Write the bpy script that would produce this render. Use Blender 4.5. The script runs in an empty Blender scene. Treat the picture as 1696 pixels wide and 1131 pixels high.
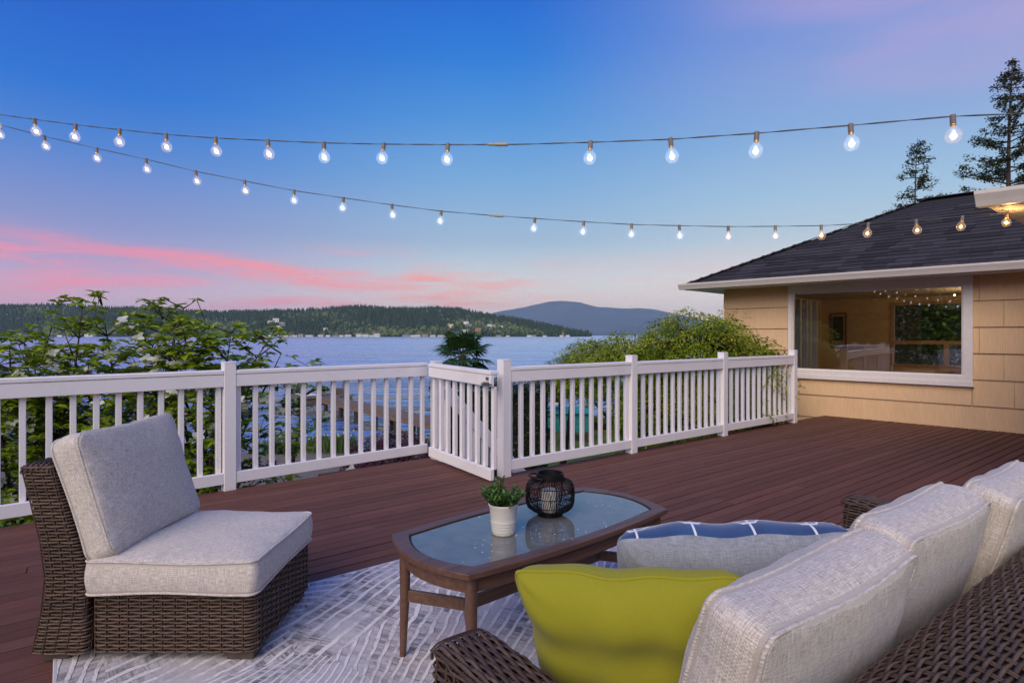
import bpy, math, random
import numpy as np
from mathutils import Vector, Matrix
random.seed(7); rng = np.random.default_rng(7)
S = bpy.context.scene
COL = S.collection
rad = math.radians

# ------------------------------------------------------------------ camera
cam = bpy.data.cameras.new('camera'); co = bpy.data.objects.new('camera', cam); COL.objects.link(co)
co.location = (0, 0, 1.2); co.rotation_euler = (rad(90), 0, 0)
cam.sensor_width = 36; cam.lens = 36*961/1696; cam.shift_y = -10.5/1696
cam.clip_start = 0.05; cam.clip_end = 60000
S.camera = co

# ------------------------------------------------------------------ view + sky + sun
S.view_settings.view_transform = 'Standard'; S.view_settings.look = 'None'
S.view_settings.exposure = 0.0; S.view_settings.gamma = 1.0; S.view_settings.use_curve_mapping = False
S.cycles.max_bounces = 8; S.cycles.transparent_max_bounces = 16; S.cycles.volume_bounces = 0
S.cycles.caustics_reflective = False; S.cycles.caustics_refractive = False
S.cycles.sample_clamp_indirect = 6

def lin(c):
    return tuple((x/255/12.92 if x/255 <= .04045 else ((x/255+.055)/1.055)**2.4) for x in c[:3]) + (1,)

class NT:
    """short helper over a node tree"""
    def __init__(s, tree): s.t = tree; s.n = tree.nodes; s.l = tree.links
    def node(s, kind, **kw):
        nd = s.n.new(kind)
        for k, v in kw.items():
            setattr(nd, k, v)
        return nd
    def set(s, sock, v):
        if isinstance(v, bpy.types.NodeSocket): s.l.new(v, sock)
        elif v is not None: sock.default_value = v
    def math(s, op, a, b=None, c=None, clamp=False):
        nd = s.node('ShaderNodeMath', operation=op, use_clamp=clamp)
        s.set(nd.inputs[0], a)
        if b is not None: s.set(nd.inputs[1], b)
        if c is not None: s.set(nd.inputs[2], c)
        return nd.outputs[0]
    def vmath(s, op, a, b=None):
        nd = s.node('ShaderNodeVectorMath', operation=op)
        s.set(nd.inputs[0], a)
        if b is not None: s.set(nd.inputs[1], b)
        return nd.outputs['Value'] if op in ('DOT_PRODUCT', 'LENGTH') else nd.outputs[0]
    def mix(s, f, a, b, mode='MIX'):
        nd = s.node('ShaderNodeMix', data_type='RGBA', blend_type=mode)
        s.set(nd.inputs[0], f); s.set(nd.inputs[6], a); s.set(nd.inputs[7], b)
        return nd.outputs[2]
    def ramp(s, f, stops, mode='LINEAR'):
        nd = s.node('ShaderNodeValToRGB'); cr = nd.color_ramp; cr.interpolation = mode
        while len(cr.elements) < len(stops): cr.elements.new(0.5)
        for e, (p, c) in zip(cr.elements, stops):
            e.position = p; e.color = c if len(c) == 4 else (*c, 1)
        s.set(nd.inputs[0], f)
        return nd.outputs[0]
    def mrange(s, v, a, b, c=0., d=1., smooth=False):
        nd = s.node('ShaderNodeMapRange')
        if smooth: nd.interpolation_type = 'SMOOTHSTEP'
        s.set(nd.inputs[0], v); s.set(nd.inputs[1], a); s.set(nd.inputs[2], b); s.set(nd.inputs[3], c); s.set(nd.inputs[4], d)
        return nd.outputs[0]
    def mapping(s, v, loc=(0,0,0), rot=(0,0,0), scale=(1,1,1)):
        nd = s.node('ShaderNodeMapping'); s.set(nd.inputs[0], v)
        nd.inputs[1].default_value = loc; nd.inputs[2].default_value = rot; nd.inputs[3].default_value = scale
        return nd.outputs[0]
    def noise(s, v, scale, detail=3, rough=.55, dist=0., out=0):
        nd = s.node('ShaderNodeTexNoise'); s.set(nd.inputs['Vector'], v)
        nd.inputs['Scale'].default_value = scale; nd.inputs['Detail'].default_value = detail
        nd.inputs['Roughness'].default_value = rough; nd.inputs['Distortion'].default_value = dist
        return nd.outputs[out]
    def sep(s, v):
        nd = s.node('ShaderNodeSeparateXYZ'); s.set(nd.inputs[0], v); return nd.outputs
    def comb(s, x, y, z):
        nd = s.node('ShaderNodeCombineXYZ')
        for i, q in enumerate((x, y, z)): s.set(nd.inputs[i], q)
        return nd.outputs[0]
    def bump(s, h, strength=.3, dist=.01, normal=None):
        nd = s.node('ShaderNodeBump'); nd.inputs['Strength'].default_value = strength
        nd.inputs['Distance'].default_value = dist; s.set(nd.inputs['Height'], h)
        if normal is not None: s.set(nd.inputs['Normal'], normal)
        return nd.outputs[0]

world = bpy.data.worlds.new('World'); S.world = world; world.use_nodes = True
w = NT(world.node_tree); w.n.clear()
tc = w.node('ShaderNodeTexCoord').outputs['Generated']
vx, vy, vz = w.sep(tc)
hl = w.math('SQRT', w.math('ADD', w.math('MULTIPLY', vx, vx), w.math('MULTIPLY', vy, vy)))
az = w.math('DIVIDE', vx, w.math('MAXIMUM', hl, .001))
up = w.math('MAXIMUM', vz, 0.0)
Lr = w.ramp(up, [(0, lin((238,186,190))), (.05, lin((222,182,196))), (.10, lin((176,160,200))), (.15, lin((146,154,208))),
                 (.21, lin((112,142,212))), (.26, lin((70,130,214))), (.33, lin((12,112,214))), (.42, lin((0,93,204))), (1, lin((0,68,180)))])
Cr = w.ramp(up, [(0, lin((255,216,188))), (.05, lin((240,222,206))), (.10, lin((212,217,219))), (.16, lin((168,196,222))),
                 (.25, lin((126,176,224))), (.35, lin((74,148,222))), (.43, lin((30,124,218))), (.5, lin((6,104,212))), (1, lin((8,76,186)))])
Rr = w.ramp(up, [(0, lin((255,226,200))), (.04, lin((250,228,208))), (.09, lin((228,232,228))), (.14, lin((200,216,226))), (.21, lin((168,202,230))),
                 (.30, lin((136,176,224))), (.38, lin((134,160,220))), (.45, lin((116,146,218))), (1, lin((40,92,190)))])
base = w.mix(w.mrange(az, -.62, -.02, smooth=True), Lr, Cr)
base = w.mix(w.mrange(az, -.02, .48, smooth=True), base, Rr)
# pink evening clouds, low in the sky, stretched along the horizon
cv = w.comb(w.math('MULTIPLY', vx, 1.0), w.math('MULTIPLY', vy, 1.0), w.math('MULTIPLY', vz, 6.5))
n1 = w.noise(w.mapping(cv, loc=(3.3, 1.7, .25), rot=(0, rad(7), 0)), 2.4, 5, .5, .6)
band = w.math('MULTIPLY', w.mrange(up, .0, .03), w.mrange(up, .165, .10, smooth=True))
azl = w.mrange(az, .10, -.14, .22, 1., smooth=True)
cm = w.math('MULTIPLY', w.mrange(n1, .41, .60, smooth=True), w.math('MULTIPLY', band, azl))
st_ = w.noise(w.mapping(cv, loc=(.3, 4.7, 1.25), rot=(0, rad(5), 0), scale=(1,1,1.6)), 6.5, 5, .6, .4)
cm = w.math('MULTIPLY', cm, w.mrange(st_, .36, .60, .12, 1.15), clamp=True)
pink = w.mix(w.mrange(az, -.55, -.1), lin((255,140,160)), lin((255,170,152)))
sky = w.mix(w.math('MULTIPLY', cm, .92), base, pink)
# faint lavender veils higher up
n2 = w.noise(w.mapping(w.comb(vx, vy, w.math('MULTIPLY', vz, 3.2)), loc=(1.2, .4, 2.1), rot=(0, rad(-14), 0)), 1.7, 4, .5, .5)
veil = w.math('MULTIPLY', w.mrange(n2, .44, .66, smooth=True), w.math('MULTIPLY', w.mrange(az, .22, .55, smooth=True), w.mrange(up, .20, .40, smooth=True)))
sky = w.mix(w.math('MULTIPLY', veil, .55), sky, lin((190,168,216)))
nish = w.node('ShaderNodeTexSky', sky_type='NISHITA'); nish.sun_disc = False
nish.sun_elevation = rad(8); nish.sun_rotation = rad(200)
low = w.mrange(up, .16, .0, 1.0, 1.42)
sky = w.mix(1.0, sky, w.comb(low, low, low), 'MULTIPLY')
bg1 = w.node('ShaderNodeBackground'); w.set(bg1.inputs[0], sky); bg1.inputs[1].default_value = 1.0
bg2 = w.node('ShaderNodeBackground'); w.set(bg2.inputs[0], nish.outputs[0]); bg2.inputs[1].default_value = 0.002
add = w.node('ShaderNodeAddShader'); w.l.new(bg1.outputs[0], add.inputs[0]); w.l.new(bg2.outputs[0], add.inputs[1])
wo = w.node('ShaderNodeOutputWorld'); w.l.new(add.outputs[0], wo.inputs[0])

sun = bpy.data.lights.new('sun', 'SUN'); so = bpy.data.objects.new('sun', sun); COL.objects.link(so)
sun.energy = 3.1; sun.angle = rad(50); sun.color = (1.0, .85, .68)
so.rotation_euler = Vector((-.38, -.75, .60)).to_track_quat('Z', 'Y').to_euler()   # high, behind the camera, very soft

# ------------------------------------------------------------------ material makers
MATS = {}
def mat(name, col, rough=.6, var=0., bump=0., bscale=40., metallic=0., spec=.5, objvar=0., scale=(1,1,1), coat=0., sheen=0., bdist=.004, detail=4):
    m = bpy.data.materials.new(name); m.use_nodes = True; t = NT(m.node_tree); b = t.n['Principled BSDF']
    c = (*col, 1)
    tcn = t.node('ShaderNodeTexCoord').outputs['Object']
    v = t.mapping(tcn, scale=scale)
    n = t.noise(v, bscale, detail)
    colr = c
    if var:
        colr = t.mix(t.mrange(n, .3, .7), tuple(x*(1-var) for x in col)+(1,), tuple(min(1, x*(1+var)) for x in col)+(1,))
    if objvar:
        rn = t.node('ShaderNodeObjectInfo').outputs['Random']
        colr = t.mix(1., colr, t.ramp(rn, [(0, (1-objvar,)*3), (1, (1+objvar,)*3)]), 'MULTIPLY')
    t.set(b.inputs['Base Color'], colr)
    b.inputs['Roughness'].default_value = rough; b.inputs['Metallic'].default_value = metallic
    b.inputs['Specular IOR Level'].default_value = spec; b.inputs['Coat Weight'].default_value = coat
    b.inputs['Sheen Weight'].default_value = sheen
    if bump: t.set(b.inputs['Normal'], t.bump(n, bump, bdist))
    MATS[name] = m
    return m

def tinted(name, stops, rough=.6, transl=0., spec=.4, nscale=0):
    """colour of each leaf / tree from its own stored 'tint' value"""
    m = bpy.data.materials.new(name); m.use_nodes = True; t = NT(m.node_tree); b = t.n['Principled BSDF']
    a = t.node('ShaderNodeAttribute', attribute_name='tint').outputs['Fac']
    c = t.ramp(a, stops)
    t.set(b.inputs['Base Color'], c); b.inputs['Roughness'].default_value = rough
    b.inputs['Specular IOR Level'].default_value = spec
    if transl:
        tr = t.node('ShaderNodeBsdfTranslucent'); t.set(tr.inputs[0], c)
        mx = t.node('ShaderNodeMixShader'); mx.inputs[0].default_value = transl
        t.l.new(b.outputs[0], mx.inputs[1]); t.l.new(tr.outputs[0], mx.inputs[2])
        t.l.new(mx.outputs[0], t.n['Material Output'].inputs[0])
    return m

white = mat('white_paint', (.78,.77,.80), .42, var=.05, bump=.12, bscale=9, scale=(1,1,6))
def _wp():
    t = NT(white.node_tree); b = t.n['Principled BSDF']
    tcn = t.node('ShaderNodeTexCoord').outputs['Object']
    g = t.noise(t.mapping(tcn, scale=(60, 60, 6)), 1.0, 4)
    d = t.noise(tcn, 2.2, 5, .65)
    dirt = t.mix(t.mrange(d, .50, .78, 0, .42), (.82,.79,.80,1), (.52,.49,.45,1))
    t.set(b.inputs['Base Color'], dirt)
    t.set(b.inputs['Normal'], t.bump(g, .18, .003))
_wp()
trim = mat('trim_paint', (.74,.69,.66), .4, var=.04, bump=.06, bscale=20)
sidm = mat('siding_paint', (.70,.49,.27), .62, objvar=.07)
def _sid():
    t = NT(sidm.node_tree); b = t.n['Principled BSDF']
    tcn = t.node('ShaderNodeTexCoord').outputs['Object']
    g = t.noise(t.mapping(tcn, scale=(90, 90, 1.2)), 1.0, 3, .6)
    stain = t.noise(tcn, 1.6, 4, .6)
    c = t.mix(t.mrange(g, .35, .7), (.66,.435,.24,1), (.78,.53,.30,1))
    c = t.mix(t.mrange(stain, .5, .8, 0, .3), c, (.47,.36,.24,1))
    rn = t.node('ShaderNodeObjectInfo').outputs['Random']
    c = t.mix(1., c, t.ramp(rn, [(0, (.975,)*3), (1, (1.02,)*3)]), 'MULTIPLY')
    t.set(b.inputs['Base Color'], c)
    t.set(b.inputs['Normal'], t.bump(g, .7, .006))
_sid()
roofm = mat('asphalt_shingle', (.042,.040,.046), .9, var=.45, bump=.6, bscale=160, objvar=.38, bdist=.004, spec=.2)
ridm = mat('ridge_shingle', (.046,.042,.052), .9, var=.4, bump=.5, bscale=160, objvar=.2, spec=.2)
deckm = bpy.data.materials.new('deck_stain'); deckm.use_nodes = True
def _deck():
    t = NT(deckm.node_tree); b = t.n['Principled BSDF']
    tcn = t.node('ShaderNodeTexCoord').outputs['Object']
    ang = math.atan2(.6126, .7904)
    v = t.mapping(tcn, rot=(0, 0, -ang))
    g = t.noise(t.mapping(v, scale=(1.2, 45, 1)), 3.0, 5, .6)
    s2 = t.noise(v, 1.3, 5, .6); s3 = t.noise(v, 60, 2)
    c = t.mix(t.mrange(g, .3, .72), (.105,.040,.028,1), (.158,.067,.047,1))
    c = t.mix(t.mrange(s2, .45, .8, 0, .5), c, (.175,.098,.085,1))
    rn = t.node('ShaderNodeObjectInfo').outputs['Random']
    c = t.mix(1., c, t.ramp(rn, [(0, (.80,)*3), (1, (1.14,)*3)]), 'MULTIPLY')
    t.set(b.inputs['Base Color'], c)
    t.set(b.inputs['Roughness'], t.mrange(s2, .3, .7, .50, .72))
    b.inputs['Specular IOR Level'].default_value = .18
    t.set(b.inputs['Normal'], t.bump(t.math('ADD', g, t.math('MULTIPLY', s3, .3)), .35, .003))
_deck()
framewood = mat('under_deck_timber', (.06,.035,.03), .8, var=.3)

def fabric(name, c1, c2, scale=420, bump=.5, sheen=.2, slub=True, rough=.9):
    m = bpy.data.materials.new(name); m.use_nodes = True; t = NT(m.node_tree); b = t.n['Principled BSDF']
    tcn = t.node('ShaderNodeTexCoord').outputs['UV']
    sx, sy, sz = t.sep(tcn)
    a = t.math('SINE', t.math('MULTIPLY', sx, scale*2)); c = t.math('SINE', t.math('MULTIPLY', sy, scale*2))
    wv = t.math('MULTIPLY', a, c)
    h1 = t.noise(t.mapping(tcn, scale=(scale*.9, scale*.07, 1)), 1, 3, .6)
    h2 = t.noise(t.mapping(tcn, scale=(scale*.07, scale*.9, 1)), 1, 3, .6)
    h3 = t.noise(t.mapping(tcn, scale=(scale*.5, scale*.5, 1)), 1, 3, .7)
    s = t.math('ADD', t.math('ADD', t.math('MULTIPLY', h1, .38), t.math('MULTIPLY', h2, .38)), t.math('MULTIPLY', h3, .24))
    lo, hi = (.40, .60) if slub else (.2, .8)
    t.set(b.inputs['Base Color'], t.mix(t.mrange(s, lo, hi), (*c1, 1), (*c2, 1)))
    b.inputs['Roughness'].default_value = rough; b.inputs['Sheen Weight'].default_value = sheen
    b.inputs['Specular IOR Level'].default_value = .15
    big = t.noise(tcn, 9, 3)
    hh = t.math('ADD', t.math('MULTIPLY', s, 1.), t.math('MULTIPLY', wv, .25))
    nb = t.bump(hh, bump, .0025)
    t.set(b.inputs['Normal'], t.bump(big, .25, .012, nb))
    return m
linen = fabric('oatmeal_linen', (.35,.31,.27), (.74,.675,.61))
limem = fabric('lime_fabric', (.255,.245,.016), (.315,.30,.024), scale=700, bump=.22, slub=False, sheen=.1)
greyf = fabric('grey_chambray', (.19,.205,.235), (.33,.35,.385), scale=600, bump=.25)
whitecord = mat('white_cord', (.75,.76,.80), .8)
wick = bpy.data.materials.new('resin_wicker'); wick.use_nodes = True
def _w():
    t = NT(wick.node_tree); b = t.n['Principled BSDF']
    a = t.node('ShaderNodeAttribute', attribute_name='tint').outputs['Fac']
    tcn = t.node('ShaderNodeTexCoord').outputs['Object']
    n = t.noise(tcn, 90, 3)
    c = t.ramp(a, [(0, (.050,.029,.019)), (.5, (.105,.064,.043)), (1, (.185,.125,.09))])
    c = t.mix(t.mrange(n, .3, .7), t.mix(.55, c, (.03,.018,.013,1)), c)
    t.set(b.inputs['Base Color'], c); b.inputs['Roughness'].default_value = .48
    b.inputs['Specular IOR Level'].default_value = .4
_w()
wcore = mat('wicker_core', (.018,.012,.010), .9)
footm = mat('foot_block', (.07,.05,.042), .6, var=.2)
tablem = bpy.data.materials.new('table_wood'); tablem.use_nodes = True
def _tb():
    t = NT(tablem.node_tree); b = t.n['Principled BSDF']
    tcn = t.node('ShaderNodeTexCoord').outputs['Object']
    v = t.mapping(tcn, rot=(0, 0, -math.atan2(.65, .76)))
    g = t.noise(t.mapping(v, scale=(3, 60, 60)), 1.0, 4, .6)
    t.set(b.inputs['Base Color'], t.mix(t.mrange(g, .3, .7), (.085,.040,.024,1), (.150,.080,.052,1)))
    b.inputs['Roughness'].default_value = .45
    t.set(b.inputs['Normal'], t.bump(g, .15, .002))
_tb()
glass_top = bpy.data.materials.new('speckled_glass'); glass_top.use_nodes = True
def _gt():
    t = NT(glass_top.node_tree); b = t.n['Principled BSDF']
    tcn = t.node('ShaderNodeTexCoord').outputs['Object']
    vo = t.node('ShaderNodeTexVoronoi', voronoi_dimensions='2D'); t.set(vo.inputs['Vector'], tcn); vo.inputs['Scale'].default_value = 34
    sp = t.mrange(vo.outputs['Distance'], .13, .07)
    cc = t.sep(vo.outputs['Color'])[0]
    sp = t.math('MULTIPLY', sp, t.mrange(cc, .74, .80))
    clus = t.mrange(t.noise(tcn, 3.2, 2), .47, .56)
    sp = t.math('MULTIPLY', sp, clus)
    film = t.noise(tcn, 14, 5, .65)
    t.set(b.inputs['Base Color'], t.mix(sp, t.mix(t.mrange(film, .35, .75), (.125,.132,.125,1), (.18,.185,.175,1)), (.85,.86,.88,1)))
    t.set(b.inputs['Roughness'], t.mrange(film, .4, .75, .03, .085))
    b.inputs['Specular IOR Level'].default_value = .5
    b.inputs['IOR'].default_value = 1.5
    b.inputs['Coat Weight'].default_value = .2; b.inputs['Coat Roughness'].default_value = .02
_gt()
black_metal = mat('black_metal', (.006,.006,.006), .5, spec=.25)
potm = mat('cream_ceramic', (.62,.60,.54), .35, var=.03, bscale=15)
waxm = mat('candle_wax', (.62,.58,.53), .6, bump=.1, bscale=20)
soilm = mat('potting_soil', (.03,.02,.015), .95, bump=.8, bscale=120)
steel = mat('latch_steel', (.22,.21,.20), .4, metallic=.8)

def emis(name, col, st):
    m = bpy.data.materials.new(name); m.use_nodes = True; t = NT(m.node_tree); b = t.n['Principled BSDF']
    b.inputs['Base Color'].default_value = (*col, 1)
    b.inputs['Emission Color'].default_value = (*col, 1); b.inputs['Emission Strength'].default_value = st
    return m
def bulb_glass(name, glow, st):
    m = bpy.data.materials.new(name); m.use_nodes = True; t = NT(m.node_tree); t.n.clear()
    lw = t.node('ShaderNodeLayerWeight'); lw.inputs[0].default_value = .35
    tr = t.node('ShaderNodeBsdfTransparent'); tr.inputs[0].default_value = (.95,.96,.98,1)
    gl = t.node('ShaderNodeBsdfGlossy'); gl.inputs[0].default_value = (.9,.92,.95,1); gl.inputs[1].default_value = .08
    em = t.node('ShaderNodeEmission'); em.inputs[0].default_value = (*glow, 1)
    em.inputs[1].default_value = st
    m1 = t.node('ShaderNodeMixShader'); t.set(m1.inputs[0], t.mrange(lw.outputs['Facing'], .1, .95, .06, .55))
    t.l.new(tr.outputs[0], m1.inputs[1]); t.l.new(gl.outputs[0], m1.inputs[2])
    ad = t.node('ShaderNodeAddShader'); t.l.new(m1.outputs[0], ad.inputs[0]); t.l.new(em.outputs[0], ad.inputs[1])
    o = t.node('ShaderNodeOutputMaterial'); t.l.new(ad.outputs[0], o.inputs[0])
    return m
def pane_glass(name):
    m = bpy.data.materials.new(name); m.use_nodes = True; t = NT(m.node_tree); t.n.clear()
    fr = t.node('ShaderNodeLayerWeight'); fr.inputs[0].default_value = .5
    tr = t.node('ShaderNodeBsdfTransparent'); tr.inputs[0].default_value = (.86,.88,.88,1)
    gl = t.node('ShaderNodeBsdfGlossy'); gl.inputs[0].default_value = (.9,.92,.95,1); gl.inputs[1].default_value = .01
    tcn = t.node('ShaderNodeTexCoord').outputs['Object']
    bp = t.bump(t.noise(tcn, 1.4, 1), .06, .05); t.l.new(bp, gl.inputs['Normal'])
    m1 = t.node('ShaderNodeMixShader'); t.set(m1.inputs[0], t.math('MULTIPLY_ADD', t.math('POWER', fr.outputs['Facing'], 5.), .85, .12, clamp=True))
    t.l.new(tr.outputs[0], m1.inputs[1]); t.l.new(gl.outputs[0], m1.inputs[2])
    o = t.node('ShaderNodeOutputMaterial'); t.l.new(m1.outputs[0], o.inputs[0])
    return m
paneglass = pane_glass('window_glass')

# ------------------------------------------------------------------ mesh building
class MB:
    def __init__(s): s.v = []; s.f = []; s.tint = []; s.uv = []
    def add(s, vs, fs, tint=.5, uv=None):
        o = len(s.v); s.v.extend([tuple(p) for p in vs])
        for f in fs: s.f.append(tuple(i+o for i in f)); s.tint.append(tint)
        if uv is not None: s.uv.extend(uv)
    def box(s, c, sz, ax=None, tint=.5):
        """c centre, sz full size, ax three axes"""
        c = Vector(c); X, Y, Z = [Vector(a) for a in (ax or ((1,0,0),(0,1,0),(0,0,1)))]
        vs = [c + X*(i*sz[0]/2) + Y*(j*sz[1]/2) + Z*(k*sz[2]/2) for i in (-1,1) for j in (-1,1) for k in (-1,1)]
        s.add(vs, [(0,1,3,2),(4,6,7,5),(0,4,5,1),(2,3,7,6),(0,2,6,4),(1,5,7,3)], tint)
    def bevbox(s, c, sz, ax=None, b=.003):
        """box with chamfered edges"""
        c = Vector(c); X, Y, Z = [Vector(a) for a in (ax or ((1,0,0),(0,1,0),(0,0,1)))]
        h = [q/2 for q in sz]; vs = []; idx = {}
        for i in (-1,1):
            for j in (-1,1):
                for k in (-1,1):
                    for d in range(3):
                        p = [i*(h[0]-b), j*(h[1]-b), k*(h[2]-b)]; p[d] = (i, j, k)[d]*h[d]
                        idx[(i,j,k,d)] = len(vs); vs.append(c + X*p[0] + Y*p[1] + Z*p[2])
        fs = []
        for i in (-1,1):
            for j in (-1,1):
                for k in (-1,1):
                    t = (idx[(i,j,k,0)], idx[(i,j,k,1)], idx[(i,j,k,2)])
                    fs.append(t if i*j*k > 0 else t[::-1])
        for d in range(3):
            e, f = (d+1) % 3, (d+2) % 3
            for sgn in (-1,1):
                q = []
                for (p, r) in ((-1,-1),(1,-1),(1,1),(-1,1)):
                    key = [0,0,0]; key[d] = sgn; key[e] = p; key[f] = r; q.append(idx[(*key, d)])
                fs.append(tuple(q) if sgn > 0 else tuple(q[::-1]))
            # edges along axis d, between faces e and f
            for p in (-1,1):
                for r in (-1,1):
                    k0 = [0,0,0]; k1 = [0,0,0]; k0[d] = -1; k1[d] = 1
                    for kk in (k0, k1): kk[e] = p; kk[f] = r
                    q = (idx[(*k0, e)], idx[(*k1, e)], idx[(*k1, f)], idx[(*k0, f)])
                    fs.append(q if p*r < 0 else q[::-1])
        s.add(vs, fs)
    def bar(s, a, b, wd, ht, up=(0,0,1), bev=0):
        a = Vector(a); b = Vector(b); X = (b-a); L = X.length; X.normalize()
        Z = Vector(up); Y = Z.cross(X).normalized(); Z = X.cross(Y).normalized()
        (s.bevbox if bev else s.box)((a+b)/2, (L, wd, ht), (X, Y, Z), **({'b': bev} if bev else {}))
    def tube(s, pts, r, n=8, closed=False, tint=.5, cap=True):
        pts = [Vector(p) for p in pts]; m = len(pts)
        rr = r if isinstance(r, (list, tuple)) else [r]*m
        vs = []; prev = None
        for i, p in enumerate(pts):
            if closed: t = pts[(i+1) % m] - pts[(i-1) % m]
            else: t = pts[min(i+1, m-1)] - pts[max(i-1, 0)]
            if t.length < 1e-9: t = Vector((0,0,1))
            t.normalize()
            if prev is None:
                u = t.cross(Vector((0,0,1)) if abs(t.z) < .9 else Vector((1,0,0))).normalized()
            else: u = (prev - t*prev.dot(t)).normalized()
            prev = u; v = t.cross(u)
            for k in range(n):
                a = 2*math.pi*k/n; vs.append(p + (u*math.cos(a) + v*math.sin(a))*rr[i])
        fs = []
        for i in range(m if closed else m-1):
            j = (i+1) % m
            for k in range(n): fs.append((i*n+k, i*n+(k+1) % n, j*n+(k+1) % n, j*n+k))
        if cap and not closed:
            fs.append(tuple(range(n))[::-1]); fs.append(tuple((m-1)*n+k for k in range(n)))
        s.add(vs, fs, tint)
    def lathe(s, c, prof, n=32, cap=True):
        vs = []; c = Vector(c)
        for (r, z) in prof:
            for k in range(n):
                a = 2*math.pi*k/n; vs.append(c + Vector((r*math.cos(a), r*math.sin(a), z)))
        fs = [(i*n+k, i*n+(k+1) % n, (i+1)*n+(k+1) % n, (i+1)*n+k) for i in range(len(prof)-1) for k in range(n)]
        if cap: fs += [tuple(range(n))[::-1], tuple((len(prof)-1)*n+k for k in range(n))]
        s.add(vs, fs)
    def prism(s, poly, ax):
        """closed polygon of points extruded by the vector ax"""
        n = len(poly); P = [Vector(p) for p in poly]; A = Vector(ax)
        s.add(P + [p+A for p in P], [tuple(range(n))[::-1], tuple(range(n, 2*n))] + [(i, (i+1) % n, n+(i+1) % n, n+i) for i in range(n)])
    def mesh(s, name, org=(0,0,0), smooth=False):
        me = bpy.data.meshes.new(name); o = np.array(org, dtype=np.float64)
        v = np.array(s.v, dtype=np.float64).reshape(-1, 3) - o
        me.from_pydata(v.tolist(), [], s.f)
        at = me.attributes.new('tint', 'FLOAT', 'FACE'); at.data.foreach_set('value', np.array(s.tint, dtype=np.float32))
        if s.uv:
            ul = me.uv_layers.new(name='UVMap'); li = np.empty(len(me.loops), dtype=np.int32)
            me.loops.foreach_get('vertex_index', li)
            ul.data.foreach_set('uv', np.array(s.uv, dtype=np.float32)[li].ravel())
        if smooth: me.polygons.foreach_set('use_smooth', [True]*len(me.polygons))
        return me

ORG = {}
def tag(o, label=None, cat=None, group=None, kind=None):
    for k, v in (('label', label), ('category', cat), ('group', group), ('kind', kind)):
        if v: o[k] = v
    return o
def place(o, org, parent):
    org = Vector(org); ORG[o.name] = org
    if parent is not None: o.parent = parent; o.location = org - ORG[parent.name]
    else: o.location = org
    return o
def build(mb, name, m, parent=None, smooth=False, org=None, label=None, cat=None, group=None, kind=None, auto=None):
    a = np.array(mb.v)
    if org is None: org = ((a[:,0].min()+a[:,0].max())/2, (a[:,1].min()+a[:,1].max())/2, a[:,2].min())
    me = mb.mesh(name, org, smooth)
    for q in (m if isinstance(m, (list, tuple)) else [m]): me.materials.append(q)
    o = bpy.data.objects.new(name, me); COL.objects.link(o); place(o, org, parent)
    if auto is not None:
        me.polygons.foreach_set('use_smooth', [True]*len(me.polygons)); me.set_sharp_from_angle(angle=rad(auto))
    return tag(o, label, cat, group, kind)
def inst(name, me, M, parent=None, label=None):
    """object sharing mesh data, M its world matrix"""
    o = bpy.data.objects.new(name, me); COL.objects.link(o)
    org = M.translation.copy(); ORG[o.name] = org
    B = M.copy(); B.translation = org - (ORG[parent.name] if parent is not None else Vector((0,0,0)))
    if parent is not None: o.parent = parent
    o.matrix_basis = B
    if label: o['label'] = label
    return o
def empty(name, org, label=None, cat=None, group=None, kind=None):
    o = bpy.data.objects.new(name, None); o.empty_display_size = .1; COL.objects.link(o); place(o, org, None)
    return tag(o, label, cat, group, kind)

# axes of the deck: U along the boards, N towards the lake
U = Vector((.7904, .6126, 0)); N = Vector((-.6126, .7904, 0)); Z = Vector((0,0,1))
def fl(u, n, z=0.): return U*u + N*n + Z*z
# axes of the house: D along its lake wall to the right, Q into the house
A0 = Vector((4.3875, 9.009, 0)); D = Vector((.696, -.718, 0)).normalized(); Qv = Vector((.718, .696, 0)).normalized()
def hs(wd, q, z=0.): return A0 + D*wd + Qv*q + Z*z
def M3(X, Y, Zx, loc):
    return Matrix(((X[0],Y[0],Zx[0],loc[0]),(X[1],Y[1],Zx[1],loc[1]),(X[2],Y[2],Zx[2],loc[2]),(0,0,0,1)))

# ------------------------------------------------------------------ terrain, lake, far shore
def shore_y(x):
    q = min(max((x-8.5)/7, 0), 1)
    return 60*q*q*(3-2*q) + 21.4 + .25*math.sin(x*.7) + .5*math.sin(x*.21+1)
def ground_z(x, y):
    d = shore_y(x) - y
    if d < 0: return max(-3.0 + d*.12, -9)
    k = min(max((x-.2)/1.0, 0), 1); W_ = 13.5*(1-k) + 2.6*k
    if d < W_: t = d/W_; return -3.0 + .75*t + .60*t*t
    return -1.65 + .02*math.sin(x*.5) + .02*math.sin(y*.6)
g = MB(); xs = list(np.concatenate([np.linspace(-160, -32, 12), np.linspace(-30, 40, 90), np.linspace(45, 160, 12)]))
ys = list(np.concatenate([np.linspace(-120, -2, 14), np.linspace(0, 34, 70), np.linspace(37, 110, 22)]))
g.v = [(x, y, ground_z(x, y)) for y in ys for x in xs]
nx = len(xs); g.f = [(j*nx+i, j*nx+i+1, (j+1)*nx+i+1, (j+1)*nx+i) for j in range(len(ys)-1) for i in range(nx-1)]
g.tint = [.5]*len(g.f)
gm = bpy.data.materials.new('ground_cover'); gm.use_nodes = True
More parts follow.
